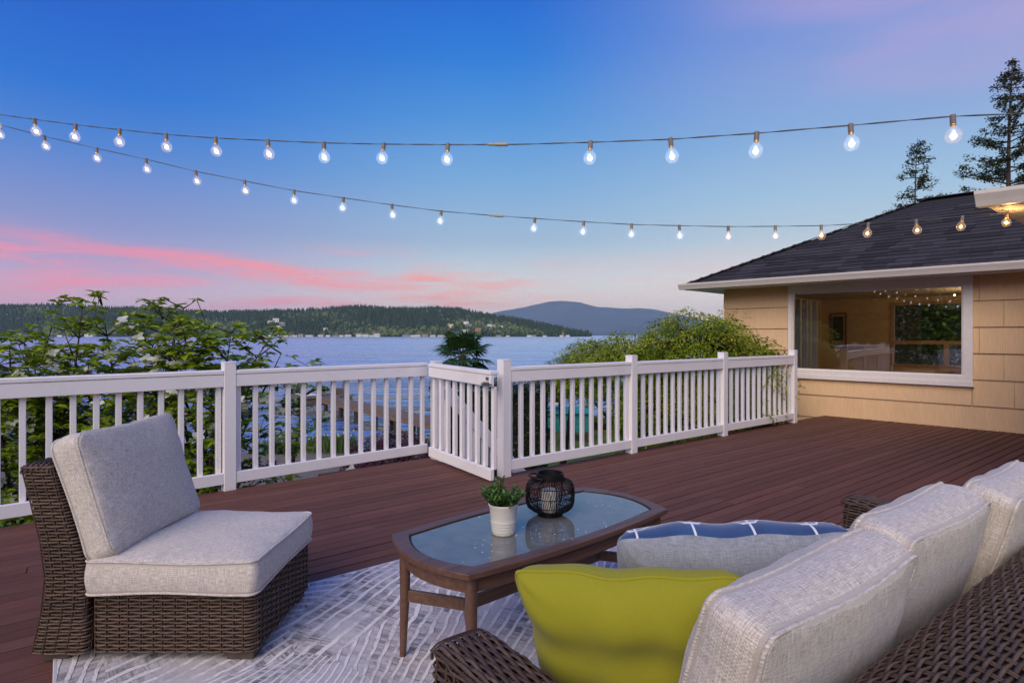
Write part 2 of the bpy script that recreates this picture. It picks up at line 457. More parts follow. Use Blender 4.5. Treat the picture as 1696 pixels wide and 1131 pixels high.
def _g():
    t = NT(gm.node_tree); b = t.n['Principled BSDF']
    p = t.node('ShaderNodeNewGeometry').outputs['Position']; px, py, pz = t.sep(p)
    n = t.noise(p, 1.2, 5, .6); nf = t.noise(p, 22, 4, .7); nff = t.noise(p, 90, 3, .7)
    grass = t.mix(t.mrange(nf, .3, .7), (.07,.115,.012,1), (.18,.26,.03,1))
    sand = t.mix(t.mrange(nff, .3, .7), (.15,.125,.10,1), (.30,.26,.215,1))
    edge = t.math('ADD', px, t.math('MULTIPLY', n, 1.5))
    isand = t.math('MULTIPLY', t.mrange(edge, -1.2, -2.2), t.mrange(t.math('ADD', py, t.math('MULTIPLY', n, 2.)), 13.6, 14.2))
    t.set(b.inputs['Base Color'], t.mix(isand, grass, sand)); b.inputs['Roughness'].default_value = .95
    t.set(b.inputs['Normal'], t.bump(t.math('ADD', nf, nff), .8, .05))
_g()
build(g, 'ground', gm, smooth=True, org=(0,0,0), kind='structure')

wm = bpy.data.materials.new('lake_water'); wm.use_nodes = True
def _wa():
    t = NT(wm.node_tree); b = t.n['Principled BSDF']
    p = t.node('ShaderNodeNewGeometry').outputs['Position']; px, py, pz = t.sep(p)
    b.inputs['Base Color'].default_value = (.24,.29,.34,1)
    b.inputs['IOR'].default_value = 1.45; b.inputs['Specular IOR Level'].default_value = .8
    h = t.noise(t.mapping(p, scale=(.55, 1.6, 1)), 1.15, 4, .62, .4)
    h2 = t.noise(t.mapping(p, scale=(.08, .22, 1)), 1.0, 3, .6, .3)
    patch = t.noise(t.mapping(p, scale=(.004, .02, 1)), 1.0, 3, .5)
    amp = t.mrange(patch, .35, .65, .6, 1.15)
    h3 = t.noise(t.mapping(p, scale=(.012, .05, 1)), 1.0, 5, .7, .2)
    hh = t.math('ADD', t.math('MULTIPLY', h, amp), t.math('ADD', t.math('MULTIPLY', h2, 3.0), t.math('MULTIPLY', h3, 22.0)))
    far = t.math('DIVIDE', 1.0, t.math('ADD', 1.0, t.math('POWER', t.math('DIVIDE', py, 90.0), 1.15)))
    bp = t.node('ShaderNodeBump'); bp.inputs['Distance'].default_value = .30
    t.set(bp.inputs['Strength'], t.math('MULTIPLY', far, .95)); t.set(bp.inputs['Height'], hh)
    t.set(b.inputs['Normal'], bp.outputs[0])
    rip = t.noise(t.mapping(p, scale=(.12, .8, 1)), 1.0, 4, .7, .2)
    rip2 = t.noise(t.mapping(p, scale=(.02, .11, 1)), 1.0, 5, .75, .2)
    rip3 = t.noise(t.mapping(p, scale=(.003, .018, 1)), 1.0, 5, .75, .2)
    rp3 = t.math('DIVIDE', t.math('ADD', rip, t.math('ADD', rip2, rip3)), 3.0)
    ro = t.math('MULTIPLY', t.mrange(py, 22, 110, .10, .24), t.mrange(rp3, .40, .60, .45, 1.6)); t.set(b.inputs['Roughness'], ro)
    gl = t.node('ShaderNodeBsdfGlossy'); gl.inputs[0].default_value = (.96,.98,1,1); t.set(gl.inputs[1], ro); t.set(gl.inputs['Normal'], bp.outputs[0])
    lw = t.node('ShaderNodeLayerWeight'); t.set(lw.inputs['Normal'], bp.outputs[0])
    mx = t.node('ShaderNodeMixShader'); t.set(mx.inputs[0], t.math('MULTIPLY_ADD', t.math('POWER', lw.outputs['Facing'], 1.2), .75, .30, clamp=True))
    t.l.new(b.outputs[0], mx.inputs[1]); t.l.new(gl.outputs[0], mx.inputs[2]); t.l.new(mx.outputs[0], t.n['Material Output'].inputs[0])
_wa()
g = MB(); g.add([(-11000, 14, -3.0), (11000, 14, -3.0), (11000, 11300, -3.0), (-11000, 11300, -3.0)], [(0,1,2,3)])
build(g, 'water', wm, org=(0,14,-3.0), kind='structure')

# far hill: crest height over the lake along x, metres, as seen 1900 m away
YR = 1900.
prof = [(-3500,120),(-1690,99),(-1560,101),(-1220,91),(-1083,83),(-826,78),(-688,87),(-490,94),(-300,94),(-174,86),(4,58),(103,37),(202,16),(300,0),(420,-14),(4000,-14)]
PX = [p[0] for p in prof]; PZ = [p[1] for p in prof]
def hill_z(x, y):
    top = float(np.interp(x, PX, PZ)) - 16
    t = min(max((y-1500-12*math.sin(x*.013))/(YR-1500), 0), 1); t = t*t*(3-2*t)
    v = -4 + (top+4)*t + 2.5*math.sin(x*.02+y*.013)*t
    if y > YR: v -= (y-YR)*.12
    return v
g = MB(); xs = np.linspace(-2600, 520, 130); ys = np.linspace(1480, 2300, 34)
g.v = [(x, y, hill_z(x, y)) for y in ys for x in xs]; nx = len(xs)
g.f = [(j*nx+i, j*nx+i+1, (j+1)*nx+i+1, (j+1)*nx+i) for j in range(len(ys)-1) for i in range(nx-1)]; g.tint = [.5]*len(g.f)
hillm = mat('hill_soil', (.025,.036,.014), .95, var=.4, bscale=.02, bump=0)
build(g, 'hill', hillm, smooth=True, org=(0,1480,-4), kind='structure')

# forest on the far hill: thousands of small conifers and broadleaf crowns
def far_forest():
    vs = []; fs = []; ti = []; o = 0
    cnt = 0; n_try = 17000
    X = rng.uniform(-2300, 420, n_try); Yy = 1506 + (rng.uniform(0, 1, n_try)**.8)*440
    clump = np.sin(X*.011+2)*np.cos(Yy*.017+X*.004) + rng.normal(0, .55, n_try)
    for x, y, c in zip(X, Yy, clump):
        z = hill_z(x, y)
        if z < -3.2: continue
        t = (y-1506)/440
        con = c > .0 - .9*t
        if con:
            h = random.uniform(13, 24) * (.75 + .35*t); r = h*random.uniform(.15, .23); k = 5
            a0 = random.random()*6
            for (zz, rr) in ((.10, 1.), (.42, .72)):
                ring = [(x+r*rr*math.cos(a0+i*6.283/k), y+r*rr*math.sin(a0+i*6.283/k), z+h*zz+random.uniform(-.5,.5)) for i in range(k)]
                vs += ring + [(x+random.uniform(-.4,.4), y, z+h*(.74 if zz < .3 else 1.))]
                fs += [(o+i, o+(i+1) % k, o+k) for i in range(k)]; ti += [random.uniform(.0, .38)]*k; o += k+1
        else:
            h = random.uniform(7, 14); r = random.uniform(4, 8); k = 6; a0 = random.random()*6
            R = [(.45, .0), (1., .35), (.8, .75)]
            for (rr, zz) in R:
                vs += [(x+r*rr*math.cos(a0+i*6.283/k)*random.uniform(.8,1.15), y+r*rr*math.sin(a0+i*6.283/k), z+h*zz+random.uniform(-.6,.6)) for i in range(k)]
            vs.append((x, y, z+h))
            tt = random.uniform(.45, 1.0) if random.random() < .75 else random.uniform(.3,.5)
            for q in range(2):
                for i in range(k):
                    fs.append((o+q*k+i, o+q*k+(i+1) % k, o+(q+1)*k+(i+1) % k, o+(q+1)*k+i)); ti.append(tt*random.uniform(.9,1.08))
            for i in range(k): fs.append((o+2*k+i, o+2*k+(i+1) % k, o+3*k)); ti.append(min(1, tt*1.1))
            o += 3*k+1
    m = MB(); m.v = vs; m.f = fs; m.tint = ti
    fm = tinted('far_forest_green', [(0, (.020,.040,.018)), (.35, (.045,.074,.028)), (.55, (.075,.115,.032)), (.85, (.13,.17,.048)), (1, (.20,.20,.08))], .95, spec=.1)
    build(m, 'forest', fm, org=(0,1500,-3), kind='stuff', label='dark conifer and broadleaf forest covering the far shore hill')
far_forest()

# blue mountain far behind the hill
def mountain(name, yc, pts, depth, seed):
    m = MB(); xs_ = np.linspace(pts[0][0], pts[-1][0], 170); nr = 16
    rr = np.random.default_rng(seed)
    top = np.interp(xs_, [p[0] for p in pts], [p[1] for p in pts])
    rough = sum(np.sin(xs_*f + rr.uniform(0, 6))*a for f, a in ((.004, 9), (.011, 5), (.027, 2.5), (.06, 1.2)))
    for j in range(nr+1):
        t = j/nr; y = yc - depth*(1-t)
        for x, h, r_ in zip(xs_, top, rough):
            env = t**1.25
            fold = math.sin(x*.0032 + t*3 + math.sin(x*.0011)*2)*60*t*(1-t)*1.6 + math.sin(x*.009+t*5)*20*t*(1-t)
            m.v.append((x, y, -40 + (h+40)*env + r_*t*.6 + fold))
    for x in xs_: m.v.append((x, yc+depth, -60))
    n_ = len(xs_)
    m.f = [(j*n_+i, j*n_+i+1, (j+1)*n_+i+1, (j+1)*n_+i) for j in range(nr+1) for i in range(n_-1)]; m.tint = [.5]*len(m.f)
    mm = mat(name+'_slope', (.060,.085,.10), .95, var=.4, bscale=.0022, bump=0, detail=6)  # bluer, lighter than forest: part of the distance haze is put into this colour
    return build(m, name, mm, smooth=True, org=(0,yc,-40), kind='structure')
YM = 9000.
def mp(px, py): return ((px-848)/961*YM, (555-py)/961*YM + 1.2)
mountain('mountain', YM, [mp(*p) for p in ((690,548),(760,532),(795,522),(830,515),(860,510),(895,503.5),(915,499),(934,498.5),(962,501),(987,507),(1030,511),(1058,510.5),(1090,514),(1130,522),(1170,530),(1205,536),(1240,533),(1300,518),(1340,508),(1400,500),(1480,505),(1560,512),(1700,520),(1900,540))], 2600, 4)

# houses on the far shore
HX = [(30,9,3),(36,11,5),(101,8,3),(112,7,2),(149,13,6),(244,10,3),(386,11,3),(397,9,3),(437,9,3),(448,8,3),(464,8,3),(474,9,3),(487,12,3),(499,8,5),(513,12,3),(532,9,4),(544,7,3),(556,9,3),(566,7,3),(577,10,4),
      (595,9,6),(606,10,5),(616,8,3),(625,9,7),(673,12,4),(684,7,3),(692,9,4),(704,10,5),(717,9,3),(731,12,3),(745,9,3),(826,9,3),(841,6,2),(876,7,3),(884,8,3),(902,6,2),(930,6,3),(940,6,3)]
HH = [(449,536,9,6),(458,532,10,6),(468,539,9,6),(463,543,8,4),(747,541,8,5),(772,536,8,5),(776,541,10,5),(770,549,9,4),(792,549,10,7),(811,540,7,4),(818,541,6,4),(830,542,6,3),(540,546,7,4)]
hcols = {'white': (.84,.81,.76), 'cream': (.80,.70,.54), 'grey': (.36,.36,.36), 'tan': (.42,.32,.22), 'orange': (.55,.25,.10)}
hmats = {k: mat('far_wall_'+k, v, .8) for k, v in hcols.items()}
froof = mat('far_roof', (.10,.09,.085), .9); fglass = mat('far_window', (.05,.06,.07), .2)
def far_house(px, ybase, wpx, hpx, c, label, gp):
    if ybase is None: y = 1503; z = -2.4
    else:
        y = 1530.
        while y < YR and (hill_z((px-848)/961*y, y)+8) < (555-ybase)/961*y + 1.2: y += 6
        z = hill_z((px-848)/961*y, y) + 6
    x = (px-848)/961*y; k = y/961; W = wpx*k; H = hpx*k; dp = 11
    e = empty('lakeside_house', (x, y, z), label, 'house', gp)
    m = MB(); m.box((x, y, z+H*.36), (W, dp, H*.72+ (4 if ybase else 1))); build(m, 'wall', hmats[c], e)
    m = MB(); zz = z+H*.72
    m.add([(x-W*.54, y-6.2, zz), (x+W*.54, y-6.2, zz), (x+W*.54, y+6.2, zz), (x-W*.54, y+6.2, zz), (x-W*.36, y, zz+H*.4), (x+W*.36, y, zz+H*.4)],
          [(0,1,5,4),(2,3,4,5),(1,2,5),(3,0,4),(3,2,1,0)])
    build(m, 'roof', froof, e)
    if wpx >= 9:
        m = MB()
        for i in range(3): m.box((x+(i-1)*W*.28, y-dp/2-.05, z+H*.35), (W*.14, .2, H*.28))
        build(m, 'window_row', fglass, e)
cs = ['white','cream','white','grey','cream','white','tan']
SP = {30: 'leftmost pale house on the far shore, at the photo\'s left edge', 36: 'wide cream house on the far shore just right of the leftmost one',
      149: 'white boxy house on the far shore, seen behind the tall dogwood top', 244: 'small pale house glimpsed through dogwood leaves on the far shore',
      595: 'bright white block house in the middle of the far shore row', 625: 'tall white house with big gable in the far shore row',
      940: 'rightmost tiny house at the low tip of the far hill', 792: 'orange brown house on the slope right of the cream shore houses'}
SEG = [(110, 'behind the dogwood at far left'), (300, 'seen past the tall dogwood stems'), (420, 'behind the upper dogwood twigs'), (460, 'at the dogwood twig tips'), (500, 'just right of the dogwood tips'),
       (540, 'over the left part of the long railing'), (580, 'over the middle of the long railing'), (640, 'in the shore row before the gate'), (700, 'above the hinge end of the gate'), (760, 'directly above the palm'),
       (850, 'above the gate post'), (890, 'right of the gate post'), (2000, 'near the low tip of the hill')]
def shore_label(px, c, wp):
    seg = next(t for lim, t in SEG if px < lim); sz = 'tiny' if wp < 8 else ('long' if wp > 10 else 'small')
    return '%s %s house on the far shoreline, %s' % (sz, c, seg)
for i, (px, wp, hp) in enumerate(HX):
    c = cs[i % 7] if px not in (595, 625, 149, 745) else ('grey' if px == 745 else 'white')
    far_house(px, None, wp, hp, c, SP.get(px) or shore_label(px, c, wp), 'houses in a row on the far shoreline')
for i, (px, py, wp, hp) in enumerate(HH):
    c = 'orange' if px == 792 else cs[(i+1) % 4]
    lb = SP.get(px) or ('%s %s hill house across the lake, %s' % ('broad' if wp > 8 else 'narrow', c, ('lower' if py > 538 else 'upper')+' in the left cluster' if px < 500 else ('alone left of centre' if px < 600 else ('upper' if py < 542 else 'lower')+(' slope, left of the orange house' if px < 792 else ' slope, right of the orange house'))))
    far_house(px, py, wp, hp, c, lb, 'houses partway up the far hill')

# ------------------------------------------------------------------ deck
PITCH = .0905; BW = PITCH-.0095
LP = Vector((-2.207, 4.52, 0)); LD = Vector((.7533, .6577, 0))          # line of the left railing
deck = empty('deck', (0, 3, -.03), kind='structure', label='dark red brown stained board deck')
def n_on_left(u):   # n of the left railing line at board coordinate u
    # solve LP + t*LD = u,n
    a = LP.dot(U); b = LD.dot(U); t = (u-a)/b; return LP.dot(N) + t*LD.dot(N)
def end_u(n):       # where the house wall stops a board
    # point on wall with given n
    a = A0.dot(N); b = D.dot(N); t = (n-a)/b; return (A0 + D*t).dot(U) - .015
NF = 3.95
k = 0; n = -1.6
GU = 2.84
while n < 5.02:
    uend = end_u(n) if n < NF+.02 else GU
    ustart = -4.6
    n1 = n + BW
    # left railing line limits the start of boards (n rises slowly with u)
    a_n = n_on_left(ustart)
    if n1 > a_n:
        bb = (n_on_left(uend)-a_n)/(uend-ustart)
        ustart = ustart + (n1 - a_n - .03)/bb
    if ustart < uend-.15:
        cuts = [ustart]
        u_ = ustart + random.uniform(1.6, 4.8)
        while u_ < uend-1.0: cuts.append(u_); u_ += random.choice((3.0, 3.66, 4.27, 4.88))
        cuts.append(uend)
        for c0, c1 in zip(cuts[:-1], cuts[1:]):
            m = MB(); dz = random.uniform(-.0012, .0012); dn = random.uniform(-.0015, .0015)
            L = c1-c0-.003
            m.bevbox(fl((c0+c1)/2, n+BW/2+dn, -.019+dz), (L, BW, .038), (U, N, Z), b=.003)
            build(m, 'deck_board', deckm, deck)
    n += PITCH
m = MB()
for u_ in np.arange(-4.4, 8.8, .41):
    top_n = NF if u_ > GU-.1 else n_on_left(u_)-.05
    m.box(fl(u_, (-1.5+top_n)/2, -.135), (.04, top_n+1.5, .19), (U, N, Z))
build(m, 'joist', framewood, deck)
m = MB(); m.bar(fl(GU, NF-.03, -.15), fl(8.7, NF-.03, -.15), .04, .22); build(m, 'rim_board', framewood, deck)
m = MB(); m.bar(fl(-4.6, n_on_left(-4.6)-.03, -.15), fl(GU, n_on_left(GU)-.03, -.15), .04, .22); build(m, 'rim_board', framewood, deck)
for u_, n_ in ((-3.5, 4.4), (-1.5, 4.55), (.6, 4.7), (2.6, 3.8), (4.6, 3.8), (6.4, 3.8), (8.2, 3.8)):
    m = MB(); m.box(fl(u_, n_-.15, -1.0), (.14, .14, 1.6), (U, N, Z)); build(m, 'deck_post', framewood, deck)

# ------------------------------------------------------------------ white railings
PW = .089
post_mb = MB(); post_mb.bevbox((0,0,.49), (PW, PW, 1.0), b=.004)
post_mb.bevbox((0,0,.9925), (PW+.003, PW+.003, .012), b=.004)
POST = post_mb.mesh('post'); POST.materials.append(white)
bal_mb = MB(); bal_mb.bevbox((0,0,.34), (.036, .036, .68), b=.003)
BAL = bal_mb.mesh('baluster'); BAL.materials.append(white)
def railing(name, pts, label, cat='railing', posts=True, nb=None, group=None, zt=.93, seed=1, skip_last=False, dz=0.):
    r_ = random.Random(seed)
    root = empty(name, pts[0], label, cat, group)
    for i, p in enumerate(pts):
        if posts and not (skip_last and i == len(pts)-1):
            d = (pts[min(i+1, len(pts)-1)]-pts[max(i-1, 0)]).normalized()
            nrm = Vector((-d.y, d.x, 0))
            inst('post', POST, M3(d, nrm, Z, Vector(p)+Z*(-.005+dz+r_.uniform(-.004,.004))), root)
    for a, b in zip(pts[:-1], pts[1:]):
        a = Vector(a)+Z*dz; b = Vector(b)+Z*dz; d = (b-a).normalized(); L = (b-a).length; nrm = Vector((-d.y, d.x, 0))
        e = PW/2 if posts else 0
        m = MB(); m.bar(a+d*e+Z*(zt-.018), b-d*e+Z*(zt-.018+r_.uniform(-.003,.003)), .088, .034, bev=.006); build(m, 'top_rail', white, root)
        m = MB(); m.bar(a+d*e-nrm*.022+Z*(zt-.083), b-d*e-nrm*.022+Z*(zt-.083), .036, .092, bev=.003); build(m, 'upper_rail', white, root)
        m = MB(); m.bar(a+d*e-nrm*.022+Z*.094, b-d*e-nrm*.022+Z*.094, .036, .086, bev=.003); build(m, 'lower_rail', white, root)
        nbx = nb or int(round((L-2*e)/.1235))
        for q in range(nbx):
            s_ = e + .028 + (L-2*e-.056)*q/(nbx-1) + (r_.uniform(-.003, .003) if 0 < q < nbx-1 else 0)
            X = (d + nrm*r_.uniform(-.03,.03)).normalized(); Y = Z.cross(X)
            inst('baluster', BAL, M3(X, Y, Z, a+d*s_+nrm*.0155+Z*.128), root)
    return root
Lpost = LP; Lend = LP + LD*1.845
railing('deck_railing', [LP-LD*3.62, LP-LD*1.81, LP, Lend], 'long white slatted railing along the left side, ending at the gate', seed=3, skip_last=True)
RP = [fl(u_, NF) for u_ in (2.977, 4.611, 6.257, 7.957)]
railing('deck_railing', RP, 'white slatted railing running right from the gate post to the house', seed=5)
railing('deck_railing', [fl(7.95, NF+1.05, -.45), fl(9.4, NF+1.05, -.45)], 'short white rail seen beyond the railing end against the house wall', dz=0, seed=8, nb=9)

# gate, hung from the left railing's end and closing on the right post
gate = empty('deck_gate', fl(2.80, 4.92), 'white slatted gate standing closed between the two railings', 'gate')
ga, gb = fl(2.82, 4.90, 0), fl(2.79, 3.835, 0); gd = (gb-ga).normalized(); gn = Vector((-gd.y, gd.x, 0))
def gz(t): return -.022*t
m = MB(); m.bar(ga+Z*.912, gb+Z*(.912+gz(1)), .088, .034, bev=.006); build(m, 'top_rail', white, gate)
m = MB(); m.bar(ga-gn*.02+Z*.847, gb-gn*.02+Z*(.847+gz(1)), .036, .092, bev=.003); build(m, 'upper_rail', white, gate)
m = MB(); m.bar(ga-gn*.02+Z*.082, gb-gn*.02+Z*(.082+gz(1)), .036, .092, bev=.003); build(m, 'lower_rail', white, gate)
gl_ = (gb-ga).length
for q in range(9):
    s_ = .03 + (gl_-.06)*q/8
    inst('baluster', BAL, M3(gd, gn, Z, ga+gd*s_+gn*.017+Z*(.118+gz(q/8))), gate)
m = MB()
for zz in (.15, .80): m.box(ga+gd*.0+gn*.034+Z*zz, (.055, .006, .07), (gd, gn, Z))
build(m, 'hinge', steel, gate)
m = MB(); lp = gb - gn*.043 - gd*.06 + Z*.80
m.box(lp, (.09, .006, .03), (gd, gn, Z)); m.tube([lp-gn*.012-gd*.05, lp-gn*.012+gd*.10], .006, 8); m.tube([lp-gn*.012-gd*.02, lp-gn*.04-gd*.02-Z*.02], .005, 6)
m.box(lp+gd*.02+Z*.045, (.03, .012, .025), (gd, gn, Z))
build(m, 'latch', steel, gate)
hp_ = empty('gate_post', fl(2.90, 5.05), 'square white post behind the hinge end of the gate', 'post')
inst('post', POST, M3(U, N, Z, fl(2.95, 5.04, -.055)), hp_)

# stairs going down behind the gate
st = empty('deck_stairs', fl(2.9, 4.45, -.2), 'white painted stairs with a sloping handrail going down behind the gate', 'stairs')
sl = .80
for i in range(9):
    m = MB(); m.bevbox(fl(3.02+.20*i, 4.50, -.19*(i+1)+.02), (.22, .92, .035), (U, N, Z), b=.004); build(m, 'tread', white, st)
for n_ in (4.03, 4.97):
    m = MB(); m.bar(fl(2.9, n_, -.10), fl(2.9+2.3, n_, -.10-2.3*.95), .035, .24); build(m, 'stringer', white, st)
    a, b = fl(2.97, n_, .74), fl(4.9, n_, .74-1.93)
    if n_ > 4.5:
        m = MB(); m.bar(a, b, .088, .034, bev=.005); build(m, 'handrail', white, st)
        m = MB(); m.bar(a-Z*.085-N*.02, b-Z*.085-N*.02, .036, .09, bev=.003); build(m, 'upper_rail', white, st)
        m = MB(); m.bar(a-Z*.72-N*.02, b-Z*.72-N*.02, .036, .09, bev=.003); build(m, 'lower_rail', white, st)
        for q in range(17):
            t = (q+.5)/17; p = a.lerp(b, t)
            inst('baluster', BAL, M3(U, N, Z, p-Z*.70+N*.015), st)
        for t in (.98,):
            p = a.lerp(b, t); inst('post', POST, M3(U, N, Z, p-Z*.95), st)

# ------------------------------------------------------------------ house
house = empty('yellow_house', hs(1.5, 2, -1.65), 'yellow shingle sided house with dark hip roof and a large picture window', 'house')
WL, WR_, WB, WT = -1.134, 3.6, .54, 1.97           # wall left end; window outer bottom / top
wx0, wx1 = -.085, 2.19                              # window outer frame, along the wall
EZ = 1.98
coreM = mat('house_wall', (.55,.39,.22), .8)
def hbox(m, w0, w1, q0, q1, z0, z1): m.box(hs((w0+w1)/2, (q0+q1)/2, (z0+z1)/2), (w1-w0, q1-q0, z1-z0), (D, Qv, Z))
m = MB()
hbox(m, WL, wx0, .012, .14, -1.65, EZ); hbox(m, wx1, 6.5, .012, .14, -1.65, EZ); hbox(m, wx0, wx1, .012, .14, -1.65, WB); hbox(m, wx0, wx1, .012, .14, WT, EZ+.02)
# left end wall with a window opening, back wall with its opening
hbox(m, WL, WL+.12, .14, .9, -1.65, EZ); hbox(m, WL, WL+.12, 4.05, 4.4, -1.65, EZ); hbox(m, WL, WL+.12, .9, 4.05, -1.65, .1); hbox(m, WL, WL+.12, .9, 4.05, 1.93, EZ)
hbox(m, WL, .28, 4.4, 4.52, -1.65, EZ); hbox(m, .28, 3.6, 4.4, 4.52, -1.65, .57); hbox(m, .28, 3.6, 4.4, 4.52, 1.86, EZ+.1); hbox(m, 3.6, 6.5, 4.4, 4.52, -1.65, EZ)
build(m, 'wall', coreM, house)
# siding shingles, each one a slightly proud wedge
rows = [1.975, 1.64, 1.305, .97, .635, .30, -.035, -.37]
def shingle_mesh(wd, ht):
    m = MB(); t0, t1 = .006, .026
    m.add([(0,0,0),(wd,0,0),(wd,-t1,0),(0,-t1,0),(0,0,ht),(wd,0,ht),(wd,-t0,ht),(0,-t0,ht)],
          [(0,1,2,3),(7,6,5,4),(3,2,6,7),(1,5,6,2),(4,0,3,7),(5,1,0,4)])
    return m
sh_cache = {}
def shingle(w0, w1, z0, z1):
    key = (round(w1-w0, 2), round(z1-z0, 2))
    if key not in sh_cache:
        me = shingle_mesh(key[0]-.0005, key[1]-.003).mesh('siding_shingle'); me.materials.append(sidm); sh_cache[key] = me
    inst('siding_shingle', sh_cache[key], M3(D, Qv, Z, hs(w0, .011, z0)), house)
r5 = random.Random(11)
for zt, zb in zip(rows[:-1], rows[1:]):
    x = WL - .012; j = 0
    while x < 4.4:
        wd = r5.choice((.28, .34, .38, .42)); x1 = min(x+wd, 4.4)
        segs = [(x, x1, zb, zt)]
        out = []
        for (a, b, c, d) in segs:
            if d <= WB+.001 or c >= WT: out.append((a, b, c, d)); continue
            if b <= wx0 or a >= wx1: out.append((a, b, c, d)); continue
            if a < wx0: out.append((a, wx0, c, d))
            if b > wx1: out.append((wx1, b, c, d))
            if c < WB-.01: out.append((max(a, wx0), min(b, wx1), c, WB))
        for (a, b, c, d) in out:
            if b-a > .03 and d-c > .03: shingle(round(a, 3), round(b, 3), c, d)
        x = x1
# picture window
m = MB()
fo = -.035
hbox(m, wx0, wx0+.055, fo, .10, WB+.13, WT); hbox(m, wx1-.10, wx1, fo, .10, WB+.13, WT)
hbox(m, wx0-.002, wx1+.002, fo-.004, .10, WT-.12, WT+.01)
win = empty('picture_window', hs(wx0, 0, WB)); win.parent = house; win.location = hs(wx0, 0, WB) - ORG['yellow_house']
build(m, 'frame', trim, win)
m = MB(); hbox(m, wx0-.01, wx1+.01, fo-.018, .10, WB+.0, WB+.062); hbox(m, wx0, wx1, fo-.006, .10, WB+.062, WB+.13); build(m, 'sill', trim, win)
m = MB(); hbox(m, wx0+.055, wx1-.10, .03, .034, WB+.13, WT-.12); build(m, 'pane', paneglass, win)
m = MB()
for (a, b, c, d) in ((wx0+.055, wx0+.07, WB+.13, WT-.12), (wx1-.12, wx1-.10, WB+.13, WT-.12)): hbox(m, a, b, -.005, .028, c, d)
for (c, d) in ((WB+.13, WB+.15), (WT-.14, WT-.12)): hbox(m, wx0+.115, wx1-.12, -.005, .028, c, d)
build(m, 'stop_bead', trim, win)

# roof
EW0, EQ0, EQ1 = -1.573, -.5, 4.95+.15
slope = .5; rise_q = (EQ1-EQ0)/2; RQ = EQ0+rise_q; EZr = 2.05; RZ = EZr + slope*rise_q
roof = empty('roof', hs(2, 2, EZr)); roof.parent = house; roof.location = hs(2, 2, EZr) - ORG['yellow_house']
m = MB()
P = [hs(EW0, EQ0, EZr), hs(7.5, EQ0, EZr), hs(7.5, RQ, RZ), hs(EW0+rise_q, RQ, RZ), hs(EW0, EQ1, EZr), hs(7.5, EQ1, EZr)]
m.add(P, [(0,1,2,3), (0,3,4), (5,4,3,2), (0,4,5,1)])
build(m, 'roof_deck', roofm, roof)
EXP = .137; SL = math.sqrt(1+slope*slope); sv = (Qv + Z*slope).normalized(); nv = D.cross(sv).normalized()
nrows = int(rise_q*SL/EXP)
def rs_mesh(wd, ht):
    m = MB(); m.add([(0,0,.002),(wd,0,.002),(wd,ht,.002),(0,ht,.002),(0,0,.019),(wd,0,.019),(wd,ht,.004),(0,ht,.004)],
          [(3,2,1,0),(4,5,6,7),(0,1,5,4),(1,2,6,5),(2,3,7,6),(3,0,4,7)])
    me = m.mesh('roof_shingle'); me.materials.append(roofm); return me
RSM = {k_: rs_mesh(k_-.004, EXP+.012) for k_ in (.22, .30, .36, .17)}
r6 = random.Random(4); cnt = 0; rest = MB()
tiles = []
for r_ in range(nrows):
    s0 = r_*EXP; q = EQ0 + s0/SL; zz = EZr + slope*(q-EQ0)
    w0 = EW0 + (q-EQ0) + .02; x = w0 - r6.uniform(0, .15); wmax = 3.7 + .35*(r_/nrows)*3
    while x < wmax:
        wd = r6.choice((.22, .30, .36, .30))
        xx = max(x, w0)
        tiles.append((xx, wd, q, zz, x+wd-xx)); x += wd
tiles = [t for t in tiles if t[4] > .1]
keep = set(sorted(range(len(tiles)), key=lambda i: (hs(tiles[i][0], tiles[i][2], tiles[i][3])).length)[:298])
for i, (xx, wd, q, zz, eff) in enumerate(tiles):
    wdu = wd if abs(eff-wd) < .01 else .17
    o_ = hs(xx, q, zz) + nv*r6.uniform(.001, .004)
    if i in keep: inst('roof_shingle', RSM[wdu], M3(D, sv, nv, o_), roof)
    else:
        t0, t1 = .013, .004; h_ = EXP+.01; a = D*(wdu-.004)
        rest.add([o_, o_+a, o_+a+sv*h_, o_+sv*h_, o_+nv*t0, o_+a+nv*t0, o_+a+sv*h_+nv*t1, o_+sv*h_+nv*t1],
                 [(3,2,1,0),(4,5,6,7),(0,1,5,4),(1,2,6,5),(2,3,7,6),(3,0,4,7)])
if rest.v: build(rest, 'shingle_field', roofm, roof, kind='stuff')
m = MB(); hipv = (hs(EW0+rise_q, RQ, RZ)-hs(EW0, EQ0, EZr)); Lh = hipv.length; hipv.normalize()
for i in range(int(Lh/.15)):
    p = hs(EW0, EQ0, EZr) + hipv*(i*.15+.09); side = Z.cross(hipv).normalized(); upv = hipv.cross(side)
    m.box(p+upv*(.016), (.17, .2, .012), (hipv, side, (upv+hipv*.04).normalized()))
for i in range(42):
    p = hs(EW0+rise_q+i*.15, RQ, RZ+.016); m.box(p, (.17, .22, .012), (D, Qv, (Z+D*.04).normalized()))
build(m, 'ridge_cap', ridm, roof)
